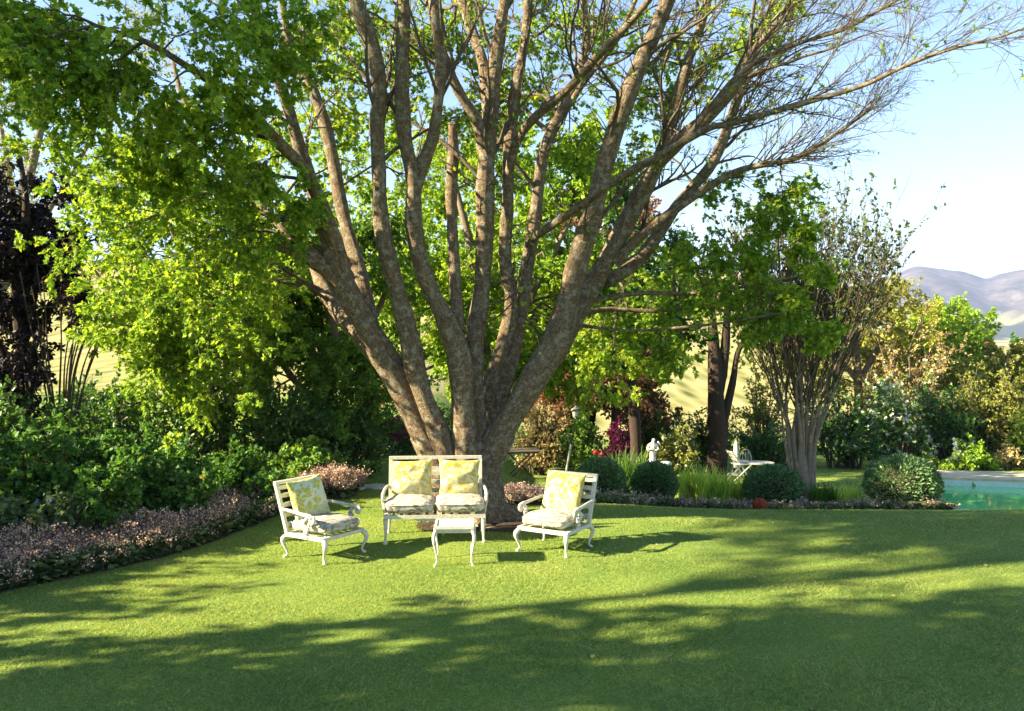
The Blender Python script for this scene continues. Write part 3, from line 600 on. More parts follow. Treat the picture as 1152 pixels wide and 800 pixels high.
tree_('leafy_tree', 'bright lime green young tree lit by sun behind the left flower bed', 'tree',
      [[(215,560,17,12.4),(212,480,15,12.4),(222,390,12,12.4),(210,310,9,12.2),(185,240,6,12),(150,170,3,11.8)], [(218,450,9,12.4),(258,360,8,12.4),(300,300,6,12.3),(320,240,3,12.1)], [(214,480,8,12.4),(170,410,7,12.1),(135,350,5,12),(105,300,3,12)]],
      scatter_lobes(125, 340, 200, 330, 11.4, 12.6, .62, 24) + scatter_lobes(120, 300, 320, 440, 11.2, 12.4, .6, 24, 1.1) + scatter_lobes(130, 240, 170, 260, 11.6, 12.6, .55, 5, .8), M['lime'], M['greybark'], .062, 'lobed', nl=15)
tree_('leafy_tree', 'mid green tree close behind the left limbs of the big tree', 'tree',
      [[(372,552,18,13.6),(368,470,15,13.6),(376,390,12,13.6),(362,300,9,13.4),(372,220,5,13.4)], [(370,440,8,13.6),(420,360,7,13.4),(445,290,4,13.4)], [(368,470,8,13.5),(318,410,7,13.2),(290,350,4,13.1)]],
      scatter_lobes(290, 450, 230, 360, 12.8, 14, .7, 18) + scatter_lobes(280, 450, 350, 470, 12.6, 13.8, .65, 22, 1.1) + scatter_lobes(265, 370, 300, 430, 13.4, 14.6, .7, 14), M['green'], M['greybark'], .064, 'oval', nl=15)
tree_('leafy_tree', 'green tree seen in the gaps between the big tree trunks', 'tree',
      [[(545,545,18,16),(548,440,14,16),(540,330,11,16),(520,240,8,16),(500,160,4,16)], [(548,420,9,16),(600,330,8,16),(640,250,5,16)], [(545,400,9,16),(480,320,7,16),(440,250,4,16)]],
      scatter_lobes(420, 680, 150, 330, 15, 18, .85, 36) + scatter_lobes(430, 560, 300, 420, 15, 16.5, .7, 11) + scatter_lobes(580, 710, 280, 440, 15, 17.5, .75, 18, .9), M['maple'], M['greybark'], .09, 'oval')
tree_('leafy_tree', 'dark green tree with hanging foliage right of the big trunk', 'tree',
      [[(716,520,13,20),(712,440,12,20),(706,370,10,20),(716,300,7,20),(730,220,4,20)], [(709,410,7,20),(750,360,6,20),(772,310,4,20)], [(708,420,7,20),(672,370,6,20),(650,320,4,20)]],
      scatter_lobes(640, 775, 285, 385, 18.6, 21, .8, 24) + scatter_lobes(660, 760, 200, 300, 19, 21, .8, 7, .7), M['dark'], M['darkbark'], .10, 'oval')
tree_('copper_tree', 'reddish copper leaved tree behind the dark green tree', 'tree',
      [[(690,530,11,24),(692,450,9,24),(686,360,8,24),(700,270,6,24),(712,220,3,24)], [(690,420,6,24),(655,350,5,24),(640,300,3,24)]],
      scatter_lobes(625, 735, 215, 300, 23, 25, .8, 9, .8) + scatter_lobes(630, 720, 365, 450, 22.6, 24.5, .8, 13, .9), M['copper'], M['darkbark'], .10, 'oval')
tree_('purple_tree', 'almost black purple leaved tree at the far left edge', 'tree',
      [[(22,520,20,12.8),(26,420,16,12.8),(20,320,13,12.8),(30,240,8,12.8),(20,170,4,12.8)], [(24,430,9,12.8),(58,340,8,12.7),(80,270,4,12.6)], [(22,440,8,12.8),(-20,350,8,12.8),(-50,280,4,12.8)]],
      scatter_lobes(-50, 40, 210, 350, 12, 13.4, .55, 13) + scatter_lobes(10, 92, 215, 345, 12.2, 13.4, .45, 17, 1.0) + scatter_lobes(-40, 50, 350, 470, 12, 13.2, .55, 11), M['purple'], M['darkbark'], .075, 'oval')
st = []
for k in range(15):
    a = rng.uniform(-1, 1); tx = 82 + a * 62; ty = rng.uniform(285, 345)
    st.append([(70 + a * 14, 480, 2.4, 12.3), (72 + a * 26, 420, 2, 12.3 + .2 * a), (78 + a * 44, 365, 1.5, 12.2), (tx, ty, 1, 12.1)])
tree_('bare_shrub', 'bare many stemmed shrub fanning out beside the purple tree', 'shrub', st, [(tx, ty, 12.2, .45, .12) for tx, ty in [(60,300),(95,310),(120,330),(110,360),(135,370),(85,350)]], M['olive'], M['twig'], .05, S=6, n1=8, n2=5)
st = [[(-20,470,15,19),(-5,350,13,19),(18,260,11,19),(42,160,8,19),(60,60,5,19),(70,-20,3,19)], [(0,330,8,19),(48,250,6,19),(90,180,4,19),(120,110,3,19)], [(20,250,7,19),(5,160,5,19),(-15,70,4,19)], [(45,150,5,19),(85,90,4,19),(110,40,2.5,19)]]
tree_('pale_tree', 'pale thin branched tree with sparse new leaves against the white sky', 'tree', st, scatter_lobes(-20, 190, 10, 260, 18, 20, .95, 36, .34), M['olive'], M['greybark'], .07, 'oval', n1=10, n2=7)
tree_('dark_tree', 'tall tree with nearly black forked trunk before the pale hillside', 'tree',
      [[(806,535,22,24),(806,470,21,24),(805,420,17,24),(802,380,12,24),(800,340,8,24),(790,290,4,24)], [(808,450,13,24),(814,405,11,24),(818,360,9,24),(822,300,5,24)], [(812,480,11,24),(824,430,8,24),(831,395,6,24),(845,370,4,24)]],
      [(775,300,24,1,.4),(820,290,24,1,.5),(850,330,24,.8,.4),(790,335,24,.8,.5)], M['olive'], M['darkbark'], .10, 'oval')
tree_('leafy_tree', 'wide green tree filling the gap behind the left stems of the big tree', 'tree',
      [[(470,520,16,27),(472,440,13,27),(468,360,10,27),(480,280,5,27)], [(471,430,8,27),(430,370,7,27),(400,310,4,27)], [(470,410,8,27),(520,350,7,27),(560,300,4,27)]],
      scatter_lobes(395, 600, 230, 420, 25, 29, 1.3, 34, 1.1), M['lime'], M['greybark'], .13, 'oval')
tree_('leafy_tree', 'green tree behind the copper tree right of the big trunk', 'tree',
      [[(640,510,14,31),(642,430,11,31),(640,350,8,31),(650,270,5,31)], [(641,420,8,31),(690,350,6,31),(720,290,4,31)]],
      scatter_lobes(590, 760, 230, 390, 29, 33, 1.4, 24, 1.0), M['green'], M['greybark'], .14, 'oval')
tree_('copper_tree', 'second russet tree low behind the magenta shrub', 'tree',
      [[(660,525,10,26),(662,470,8,26),(655,420,6,26),(650,390,3,26)], [(662,470,6,26),(700,430,5,26),(715,400,3,26)]],
      scatter_lobes(600, 745, 365, 470, 24, 26, .95, 32, 1.0), M['copper'], M['darkbark'], .10, 'oval')
tree_('twiggy_tree', 'olive twiggy tree behind the vase-shaped tree', 'tree',
      [[(965,520,12,33),(966,440,10,33),(962,370,7,33),(975,320,3,33)], [(966,430,7,33),(1000,370,6,33),(1020,340,3,33)], [(966,430,7,33),(920,370,6,33),(890,345,3,33)]],
      scatter_lobes(860, 1030, 330, 430, 31, 35, 1.3, 24, .8), M['gold'], M['greybark'], .13, 'oval')
tree_('yellow_green_tree', 'yellow-green rounded treetop below the left mountain', 'tree',
      [[(1064,515,12,35),(1066,450,10,35),(1062,400,7,35),(1060,360,3,35)], [(1065,440,6,35),(1035,400,5,35),(1020,385,3,35)], [(1065,440,6,35),(1095,405,5,35),(1110,395,3,35)]],
      scatter_lobes(1015, 1095, 362, 430, 33.5, 36.5, 1.15, 26, 1.2) + [(1060, 356, 35, 1.0, 1.3), (1075, 362, 35, .9, 1.2), (1045, 366, 35, .9, 1.2)], M['lime'], M['greybark'], .13, 'oval')
tree_('yellow_green_tree', 'gold and olive treetop at the right edge below the pink field', 'tree',
      [[(1130,515,12,36),(1131,460,10,36),(1128,420,7,36),(1126,395,3,36)], [(1131,450,6,36),(1160,425,5,36),(1175,410,3,36)]],
      scatter_lobes(1085, 1180, 398, 450, 34.5, 37.5, 1.1, 24, 1.2), M['gold'], M['greybark'], .13, 'oval')
rng = np.random.default_rng(22)
# vase-shaped multi-stemmed tree in the right bed
vb = gp(903, 17.0)
vt = thing('vase_shaped_tree', 'vase-shaped many-stemmed tree with fluted trunk rising from the right flower bed', 'tree', vb)
tb, tw, lf = MB(), MB(), MB(); Bs = []
for k in range(17):
    a = -1 + 2 * (k + rng.uniform(.2, .8)) / 17; dd = rng.uniform(-.9, .9)
    w0 = rng.uniform(5, 8) * (1.1 - .45 * abs(a)); sx = 902 + a * 13
    pts = [(sx, 572, w0 * 1.15, 17 + dd * .14), (sx + a * 1.5, 530, w0, 17 + dd * .14), (902 + a * 20 + rng.normal() * 2, 488, w0 * .7, 17 + dd * .25), (902 + a * 36 + rng.normal() * 4, 440, w0 * .45, 17 + dd * .6), (905 + a * 58 + rng.normal() * 5, 390, w0 * .32, 17 + dd), (912 + a * 84 + rng.normal() * 8, 335, w0 * .2, 17 + dd * 1.3)]
    p, r = limb(pts, 26, .07, .01); p[0, 2] = vb[2] - .06; lumpy(tb, p, r, 9); Bs.append(resamp(p, r, 12))
tb.tube([vb + (0, 0, -.1), vb + (0, 0, .3), vb + (0, 0, .7), vb + (0, 0, 1.2)], [.24, .19, .17, .10], 16)
Pb = np.stack([b[0] for b in Bs]); Rb = np.stack([b[1] for b in Bs])
Q1, R1 = grow(Pb, Rb, 15, .5, 1, 3.7, .46, .5, 10, .06, .5, .0045, 1.0, .015, .35); tw.add(*tubes(Q1, R1, 5))
Q2, R2 = grow(Q1, R1, 7, .3, 1, .95, .5, .3, 6, .12, .6, .004, .9, .02); tw.add(*tubes(Q2, R2, 4))
keep = Q2[:, 0, 2] > 1.0
twig_leaves(lf, Q2[keep], 6, .08, 'oval', .6, t0=.6, droop=.1); twig_leaves(lf, Q2[~keep], 4, .065, 'oval', .5)
Q3, R3 = grow(Pb, Rb, 6, .45, .8, .8, .8, .0, 5, .2, .3, .005, .5); tw.add(*tubes(Q3, R3, 4))
tb.build('trunk', M['palebark'], vt, vb, True); tw.build('branches', M['twig'], vt, vb, True); lf.build('crown', M['vase'], vt, vb)

# ------------------------------------------------------------ shrubs and hedges
def shrub(name, label, px, d, wpx, top, n, leaf, lsize=.06, cat='shrub', group=None, shape='oval', fill=.45, flowers=None, bark=None, dy=None, wid=.6, lump=.22, base_py=None):
    b = gp(px, d); rx = wpx / 2 / FPX * d; ry = dy or max(.4, rx * .8)
    H = max(.2, EYE + (400 - top) / FPX * d - b[2])
    t = thing(name, label, cat, b, 0, group); lf, tw = MB(), MB()
    n = int(n * 2.2)
    ns = int(max(10, min(60, n / 130)))
    th = rng.uniform(0, 2 * PI, ns); cz = rng.random(ns) ** .7; sz = np.sqrt(1 - (cz * .98) ** 2)
    ph = rng.uniform(0, 6, 4)
    lum = 1 + lump * (np.sin(3 * th + ph[0]) * np.sin(4 * cz + ph[1]) + .6 * np.sin(7 * th + ph[2]))
    rad = (fill + (1 - fill) * rng.random(ns) ** .5) * lum
    end = np.stack([np.cos(th) * sz * rx * rad, np.sin(th) * sz * ry * rad, .06 * H + cz * H * .86 * np.minimum(rad, 1.08)], 1)
    s = np.linspace(0, 1, 7)[None, :, None]; st = rng.normal(size=(ns, 3)) * np.array([.12 * rx, .12 * ry, 0])
    Bn = st[:, None] * (1 - s) + end[:, None] * s; Bn[..., 2] += .12 * H * np.sin(s[..., 0] * PI); Bn += rng.normal(size=Bn.shape) * .03 * min(rx, H) * s
    RB = (.007 + .006 * H) * (1 - .75 * s[..., 0]) * np.ones((ns, 1)); tw.add(*tubes(Bn, RB, 5))
    q = max(4, int(min(12, n / ns / 9)))
    Q, R = grow(Bn, RB, q, .35, 1, min(.40 * min(rx * 1.2, H) + .05, .75), .9, .15, 5, .2, .6, .002, .6); tw.add(*tubes(Q, R, 3))
    ok = np.ones(len(Q), bool)
    twig_leaves(lf, Q[ok], max(3, int(n / len(Q))), lsize, shape, wid, droop=-.05)
    tw.build('branches', bark or M['twig'], t); lf.build('foliage', leaf, t)
    if flowers:
        fm, fn, fs, fname = flowers; i = rng.choice(len(Q), min(fn, len(Q)), replace=False); fl = MB()
        for q_, c in enumerate(Q[i, -1] + np.array([0, 0, .02])):
            cc = np.repeat(c[None], 6, 0); one = MB() if fn <= 100 else fl
            leafmesh(one, cc, rng.normal(size=cc.shape), rng.normal(size=cc.shape) + np.array([0, -.4, .8]), fs * rng.uniform(.7, 1.2, 6), 'kite', .9)
            if fn <= 100: one.build('flower', fm, t)
        if fn > 100: tag(fl.build('blossom', fm, t), kind='stuff')
    return t
S_ = shrub
rng = np.random.default_rng(23)
# dark shrubs beneath the left trees
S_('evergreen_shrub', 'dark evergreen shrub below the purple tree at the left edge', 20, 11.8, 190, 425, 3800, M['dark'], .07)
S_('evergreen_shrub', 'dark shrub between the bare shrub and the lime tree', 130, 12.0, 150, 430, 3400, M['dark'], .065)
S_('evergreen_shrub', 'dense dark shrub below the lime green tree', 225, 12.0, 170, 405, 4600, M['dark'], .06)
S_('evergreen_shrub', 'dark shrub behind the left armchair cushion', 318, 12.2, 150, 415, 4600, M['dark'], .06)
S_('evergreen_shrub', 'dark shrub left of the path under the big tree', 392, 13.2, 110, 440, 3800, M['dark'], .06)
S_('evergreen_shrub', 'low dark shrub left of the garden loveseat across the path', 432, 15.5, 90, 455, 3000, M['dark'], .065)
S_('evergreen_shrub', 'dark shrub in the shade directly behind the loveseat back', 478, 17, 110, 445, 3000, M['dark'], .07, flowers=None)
S_('flowering_shrub', 'dark shrub with magenta flowers left of the big trunk', 450, 14.3, 46, 470, 1200, M['dark'], .05, flowers=(M['magenta'], 60, .06, 'flowers'))
S_('pale_shrub', 'yellowish sunlit shrub glimpsed behind the dark shrubs left of the trunk', 420, 18, 60, 420, 1600, M['tan'], .07)
S_('evergreen_shrub', 'tall dark shrub behind the stems of the bare shrub', 105, 16.5, 130, 415, 2600, M['dark'], .08)
# behind the big tree on the right
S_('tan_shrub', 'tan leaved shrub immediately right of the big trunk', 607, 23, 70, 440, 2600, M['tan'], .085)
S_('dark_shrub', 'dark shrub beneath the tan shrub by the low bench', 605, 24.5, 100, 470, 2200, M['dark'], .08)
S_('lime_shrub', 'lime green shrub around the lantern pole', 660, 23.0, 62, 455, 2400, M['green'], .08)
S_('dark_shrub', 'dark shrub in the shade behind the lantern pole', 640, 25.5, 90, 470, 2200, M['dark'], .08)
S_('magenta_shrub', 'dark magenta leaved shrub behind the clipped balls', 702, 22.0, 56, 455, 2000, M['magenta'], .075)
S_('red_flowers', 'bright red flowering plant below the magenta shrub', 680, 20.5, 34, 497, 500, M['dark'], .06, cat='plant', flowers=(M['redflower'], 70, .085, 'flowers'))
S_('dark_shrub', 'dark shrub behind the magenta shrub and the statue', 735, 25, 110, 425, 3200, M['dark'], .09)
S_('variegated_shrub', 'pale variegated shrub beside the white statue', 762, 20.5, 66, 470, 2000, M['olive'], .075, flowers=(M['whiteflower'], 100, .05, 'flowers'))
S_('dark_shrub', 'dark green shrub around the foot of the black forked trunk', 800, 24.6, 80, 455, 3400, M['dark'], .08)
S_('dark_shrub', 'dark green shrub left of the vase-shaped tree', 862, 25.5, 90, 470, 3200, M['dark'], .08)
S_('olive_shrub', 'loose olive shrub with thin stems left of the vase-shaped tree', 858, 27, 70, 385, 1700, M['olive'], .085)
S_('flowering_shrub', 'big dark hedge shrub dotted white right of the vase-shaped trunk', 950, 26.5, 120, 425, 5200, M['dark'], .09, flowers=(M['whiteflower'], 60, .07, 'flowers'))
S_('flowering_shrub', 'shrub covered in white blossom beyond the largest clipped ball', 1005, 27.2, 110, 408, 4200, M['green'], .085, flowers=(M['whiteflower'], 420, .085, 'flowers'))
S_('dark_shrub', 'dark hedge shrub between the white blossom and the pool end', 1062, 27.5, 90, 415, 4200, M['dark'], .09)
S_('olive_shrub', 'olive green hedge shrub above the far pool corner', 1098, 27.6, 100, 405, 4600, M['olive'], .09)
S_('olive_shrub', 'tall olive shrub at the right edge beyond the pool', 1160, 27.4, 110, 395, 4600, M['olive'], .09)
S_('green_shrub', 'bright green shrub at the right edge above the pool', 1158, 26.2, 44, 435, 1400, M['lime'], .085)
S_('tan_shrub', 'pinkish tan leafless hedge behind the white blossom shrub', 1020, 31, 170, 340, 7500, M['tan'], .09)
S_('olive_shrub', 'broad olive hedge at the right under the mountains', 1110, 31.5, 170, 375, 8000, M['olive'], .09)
S_('tan_shrub', 'tan shrub with gold leaves behind the vase-shaped branches', 1000, 36, 130, 330, 5000, M['tan'], .10)
S_('yellow_green_tree', 'lime treetop cut by the right edge of the picture', 1170, 33, 70, 388, 6936, M['lime'], .14, cat='tree')
S_('field_tree', 'small grey tree standing alone in the far field', 1111, 150, 17, 362, 500, M['copper'], .5, cat='tree', fill=.6)
S_('field_tree', 'small dark tree at the edge of the far pink field', 1142, 150, 12, 372, 420, M['dark'], .5, cat='tree', fill=.6)
# low border beyond the pool
for px, lab, mt_, w_, top, fl in [(1068,'light green bedding plant by the far left pool corner','lime',44,508,None), (1090,'yellow-green bushy plant below the blue flower spikes','lime',38,488,None), (1083,'bedding plant with blue flower spikes beyond the pool','green',30,490,(M['blueflower'], 60, .07, 'flowers')), (1106,'light green leafy plant beyond the middle of the pool','lime',44,512,None), (1134,'bedding plant with pinkish plumes beyond the pool','tan',40,500,None), (1160,'yellow-green plant at the right end of the pool border','lime',48,503,None)]:
    S_('border_plant', lab, px, 25.6 - .3 * (top < 500), w_, top, 900, M[mt_], .085, cat='plant', flowers=fl, group='bedding plants beyond the pool')
rng = np.random.default_rng(24)
# clipped balls
def ball(label, px, d, wpx, top, asp=1.0):
    b = gp(px, d); rx = wpx / 2 / FPX * d; H = EYE + (400 - top) / FPX * d - b[2]; rz = H / 2
    t = thing('clipped_bush', label, 'bush', b, 0, 'clipped ball bushes along the right flower bed'); lf, tw = MB(), MB()
    n = 9000; dv = unit(rng.normal(size=(n, 3)))
    nz = np.array([mnoise.fractal(Vector(v) * 2.5 + Vector((px, 0, 0)), 1, 2, 3) for v in dv])
    sc_ = np.where(dv[:, 2] < 0, 1 - .25 * dv[:, 2] ** 2, 1.0); rr = (1 + .07 * nz) * (.80 + .2 * rng.random(n) ** .5)
    p = dv * np.array([rx, rx * .95, rz]) * rr[:, None] * sc_[:, None] + np.array([0, 0, rz])
    p[:, 2] = np.maximum(p[:, 2], .02)
    leafmesh(lf, p, dv + rng.normal(size=dv.shape) * .45 + np.array([0, 0, .25]), rng.normal(size=dv.shape), .075 * rng.uniform(.6, 1.3, n), 'kite', .34)
    k = 220; e = unit(rng.normal(size=(k, 3))); e[:, 2] = np.abs(e[:, 2]) * 1.0 - .3
    s = np.linspace(0, 1, 5)[None, :, None]; Bn = (e * np.array([rx, rx, rz]) * .85 + np.array([0, 0, rz]))[:, None] * s; tw.add(*tubes(Bn, (.012 * (1 - .7 * s[..., 0])) * np.ones((k, 1)), 4))
    core = MB(); a = np.linspace(0, PI, 12); core.lathe(np.stack([np.sin(a) * rx * .76 + .001, (1 - np.cos(a)) * rz * .80 + rz * .16], 1), (0, 0, 0), 20)  # solid dark filler added to block the view through the leaves
    core.build('filler_core', M['darkbark'], t); tw.build('branches', M['twig'], t); lf.build('foliage', M['box'], t)
ball('clipped ball bush just right of the right armchair', 675, 15.0, 54, 517)
ball('small round clipped bush in front of the white statue', 736, 16.2, 49, 521)
ball('clipped ball bush behind the terracotta ball', 870, 17.0, 64, 524)
ball('largest clipped ball bush at the near left pool corner', 1015, 17.0, 80, 513)
# strappy plants
def strappy(label, px, d, wpx, top, n, leaf, group=None, name='strappy_plant', wid=.03):
    b = gp(px, d); rx = wpx / 2 / FPX * d; H = EYE + (400 - top) / FPX * d - b[2]
    c = rng.uniform(-1, 1, (n, 2)) * np.array([rx, rx * .5]) * .8; h = H * rng.uniform(.5, 1.0, n); a = rng.uniform(0, 2 * PI, n); ln = rng.uniform(.05, .5, n) * h
    K = 6; s = np.linspace(0, 1, K)[None, :]
    ctr = np.stack([c[:, :1] + (np.cos(a) * ln)[:, None] * s ** 2, c[:, 1:] + (np.sin(a) * ln)[:, None] * s ** 2, h[:, None] * (s - .18 * s ** 3 * rng.random((n, 1)) * 2)], -1)
    wv = np.stack([-np.sin(a), np.cos(a), 0 * a], 1)[:, None] * (wid * (1 - .85 * s ** 2))[..., None] * .5
    V = np.stack([ctr - wv, ctr + wv], 2).reshape(-1, 3); base = (np.arange(n) * K * 2)[:, None, None]; k = np.arange(K - 1)[None, :, None] * 2
    F = (base + k + np.array([[[0, 1, 3, 2]]])).reshape(-1, 4)
    o = MB().add(V, F).build(name, leaf); o.location = b
    return tag(o, label, 'plant', group)
for px, d, w_, top, lab, mt_ in [(708,18.3,42,498,'dark strappy plant between the two left clipped balls','perennial'), (778,17.2,44,516,'yellow-green strappy clump just right of the statue','strap'), (802,16.9,44,518,'yellow-green strappy clump in front of the white table','strap'), (824,17.4,38,530,'yellow-green strappy clump left of the middle clipped ball','strap'), (926,16.6,34,538,'dark strappy clump right of the vase-shaped trunk','perennial'), (952,17.0,40,540,'strappy clump left of the largest clipped ball','strap'), (1018,18.4,26,506,'pale strappy tuft standing up behind the largest clipped ball','strap')]:
    strappy(lab, px, d, w_, top, 420 if w_ > 30 else 90, M[mt_], 'strappy clumps in the right bed')
strappy('tall strappy plant in the shade behind the left armchair', 247, 9.9, 34, 505, 26, M['perennial'], None, 'strappy_plant', .045)
# tall leafy perennials of the left bed
for px, d, w_, top, lab, mt_, fl in [
    (-30,8.2,130,480,'leafy perennial at the very left edge of the flower bed','perennial',None), (40,8.0,110,468,'tall leafy perennial below the purple tree','perennial',(M['whiteflower'], 10, .03, 'flowers')),
    (95,8.9,110,462,'tall leafy perennial left of the sunlit spire','perennial',None), (150,8.8,100,482,'bushy perennial right in the middle of the left bed','perennial',(M['whiteflower'], 8, .03, 'flowers')),
    (120,7.9,70,500,'leafy perennial standing just behind the pink flower haze','perennial',None), (70,7.6,80,545,'low greyish perennial with blue flowers at the left','rosette',(M['blueflower'], 12, .03, 'flowers')),
    (200,9.4,80,492,'leafy perennial below the sunlit spire','perennial',None), (215,8.8,60,528,'low leafy perennial with a yellow flower','perennial',(M['yellowflower'], 3, .05, 'flowers')),
    (270,10.2,80,500,'leafy perennial right of the strappy plant','perennial',None), (300,9.8,60,525,'leafy perennial close behind the left armchair','perennial',None),
    (345,11.4,90,495,'olive bushy perennial near the path end of the bed','green',None), (15,7.3,60,552,'low greyish perennial with lilac flowers at the bed front','rosette',(M['blueflower'], 14, .025, 'flowers')),
    (190,11.0,24,455,'slim sunlit yellow-green spire in the left bed','lime',(M['redflower'], 6, .03, 'flowers')), (395,12.6,60,520,'dark leafy perennial beside the stepping stones','perennial',None)]:
    S_('leafy_perennial', lab, px, d, w_, top, int(w_ * 40), M[mt_], .058 if mt_ != 'rosette' else .05, cat='plant', flowers=fl, group='leafy perennials in the left bed', shape='lobed', wid=.75)
rng = np.random.default_rng(25)
# ground cover with faded pink flowers
def cover(label, xy, hfl, hgr, nfl, ngr, green='rosette', fsize=.016, split=None):
    n = len(xy)
    lf, st_ = MB(), MB()
    i = rng.integers(0, n, ngr) if split is None else rng.integers(0, split, ngr); c = xy[i] + rng.normal(size=(ngr, 2)) * .04
    z = zg(c[:, 0], c[:, 1]) + rng.uniform(.02, 1, ngr) * hgr
    a = rng.uniform(0, 2 * PI, ngr)
    leafmesh(lf, np.stack([c[:, 0], c[:, 1], z], 1), np.stack([np.cos(a), np.sin(a), rng.uniform(-.3, .5, ngr)], 1), rng.normal(size=(ngr, 3)) * .4 + np.array([0, 0, 1]), rng.uniform(.04, .085, ngr), 'oval', .95)
    o = lf.build('ground_cover_leaves', M[green]); tag(o, label[0], 'ground cover', None, 'stuff')
    m_ = nfl // 14; i = rng.integers(0 if split is None else split // 2, n, m_); c = xy[i] + rng.normal(size=(m_, 2)) * .05; z0 = zg(c[:, 0], c[:, 1])
    lump = .75 + .35 * np.sin(c[:, 0] * 5 + 1) * np.sin(c[:, 1] * 4.2) 
    h = hfl * lump * rng.uniform(.65, 1.1, m_); s = np.linspace(0, 1, 4)[None, :]
    tipx = rng.normal(size=(m_, 2)) * .10
    Bn = np.stack([c[:, :1] + tipx[:, :1] * s ** 1.5, c[:, 1:] + tipx[:, 1:] * s ** 1.5, z0[:, None] + h[:, None] * s], -1)
    st_.add(*tubes(Bn, .0022 * np.ones((m_, 4)), 3))
    Q, R = grow(Bn, .002 * np.ones((m_, 4)), 5, .45, 1, .11, .9, .3, 3, .2, 1, .0012); st_.add(*tubes(Q, R, 3))
    so_ = st_.build('ground_cover_stems', M['twig']); tag(so_, label[2], 'flower stems', None, 'stuff')
    fl = MB(); idx = np.repeat(np.arange(len(Q)), 4); tt = rng.uniform(.2, 1, len(idx)); p = Q[idx, 0] * (1 - tt[:, None]) + Q[idx, -1] * tt[:, None] + rng.normal(size=(len(idx), 3)) * .012
    leafmesh(fl, p, rng.normal(size=p.shape), rng.normal(size=p.shape), fsize * rng.uniform(.6, 1.5, len(p)), 'kite', .9)
    fo = fl.build('ground_cover_blossom', M['pinkbloom']); tag(fo, label[1], 'blossom', None, 'stuff')
def along(path, w0, w1, n, nrm):
    i = rng.uniform(0, len(path) - 1.001, n); k = i.astype(int); f = (i - k)[:, None]; p = path[k] * (1 - f) + path[k + 1] * f
    return p + np.array(nrm) * rng.uniform(w0, w1, (n, 1))
nv = unit(np.array([-.80, .60]))
fr = np.array([[a, b] for a, b in e if b < 10.9])
cover(('green rosette leaves along the front of the left bed', 'faded pink flower haze along the left bed', 'thin flower stems along the left bed'), np.concatenate([along(fr, .10, .34, 3000, nv), along(fr, .30, .98, 6000, nv)]), .34, .17, 60000, 16000, split=3800)
def bedxy(n, x0, x1, a, b):
    x = rng.uniform(x0, x1, n); t = rng.uniform(a, b, n); return np.stack([x, bed_front(x) * (1 - t) + bed_back(x) * t], 1)
cover(('green leaves edging the right bed', 'faded pink flower haze edging the right bed', 'thin flower stems edging the right bed'), bedxy(8000, .9, 9.0, .0, .55), .24, .17, 12000, 14000, 'rosette', .026)
cover(('green leaves right of the big tree roots', 'faded pink flowers right of the big tree roots', 'thin flower stems right of the big tree roots'), bedxy(2000, -.15, .75, .1, 1.0), .21, .12, 14000, 2600, 'rosette', .018)
cover(('green leaves beside the stepping stones', 'faded pink flowers beside the stepping stones', 'thin flower stems beside the stepping stones'), np.stack([rng.uniform(-2.75, -2.2, 1500), rng.uniform(10.6, 11.5, 1500)], 1), .36, .14, 12000, 2200, 'rosette', .018)
# unseen trees and hedges added left of the view, shaped to shade the lawn
def shade_caster(name, label, base, H, rx, ry, z0, n, leaf, lsize):
    t = thing(name, label, 'tree' if z0 > .5 else 'hedge', (base[0], base[1], 0)); tb, tw, lf = MB(), MB(), MB()
    ly = 1.4 if z0 > 5 else 0  # high crown leans so its trunk shadow stays off the sunlit lawn
    p = np.array([(0, 0, -.1), (.05, .02, z0 * .6 + .2), (0, .1 + ly * .5, z0 + (H - z0) * .4), (.1, ly, H * .85)]); p = smooth_path(p, 12); r = np.linspace(.2, .05, 12) * (H / 8 + .3) * (.3 if z0 > 5 else 1); tb.tube(p, r, 10)
    B = []
    for k in range(n):
        v = unit(rng.normal(size=3)); c = v * rng.uniform(.35, 1) ** .6
        tg = np.array([c[0] * rx, c[1] * ry + ly, z0 + (H - z0) * (.5 + .5 * c[2])]); i = int(np.argmin(np.linalg.norm(p - tg * [.0, .0, .8], axis=1)))
        lobe(tw, lf, p[i], .05, tg, .8, 8, 5, 7, lsize, 'oval', .08)
    tb.build('trunk', M['greybark'], t, (0, 0, 0), True); tw.build('branches', M['twig'], t, (0, 0, 0), True); lf.build('crown', leaf, t)
for sd, ar in enumerate([
    ('added_shade_tree', 'added unseen bushy tree shading the lawn nearest the camera', (-7.6, 1.75), 6.6, 1.9, 2.6, .6, 84, M['green'], .13),
    ('added_shade_tree', 'added unseen broad tree whose shade covers the foreground', (-11.2, -.85), 12.6, 2.8, 3.2, 1.6, 170, M['green'], .14),
    ('added_shade_tree', 'second added unseen broad tree behind the first, shading the foreground', (-16, -3.8), 13, 3.2, 3.8, 2.0, 90, M['green'], .15),
    ('added_shade_hedge', 'added unseen hedge shading the left flower bed', (-9.4, 6.2), 3.45, 1.0, 3.0, .2, 56, M['dark'], .11),
    ('added_dapple_tree', 'added unseen airy tree dappling the lawn by the right armchair', (-13, 2.7), 13.2, 2.8, 1.7, 8.5, 44, M['green'], .12),
    ('added_shade_hedge', 'added unseen loose hedge shading the left foreground', (-8.6, 1.9), 4.2, .9, 2.4, .2, 70, M['dark'], .12)]):
    rng = np.random.default_rng(40 + sd); shade_caster(*ar)
rng = np.random.default_rng(60)
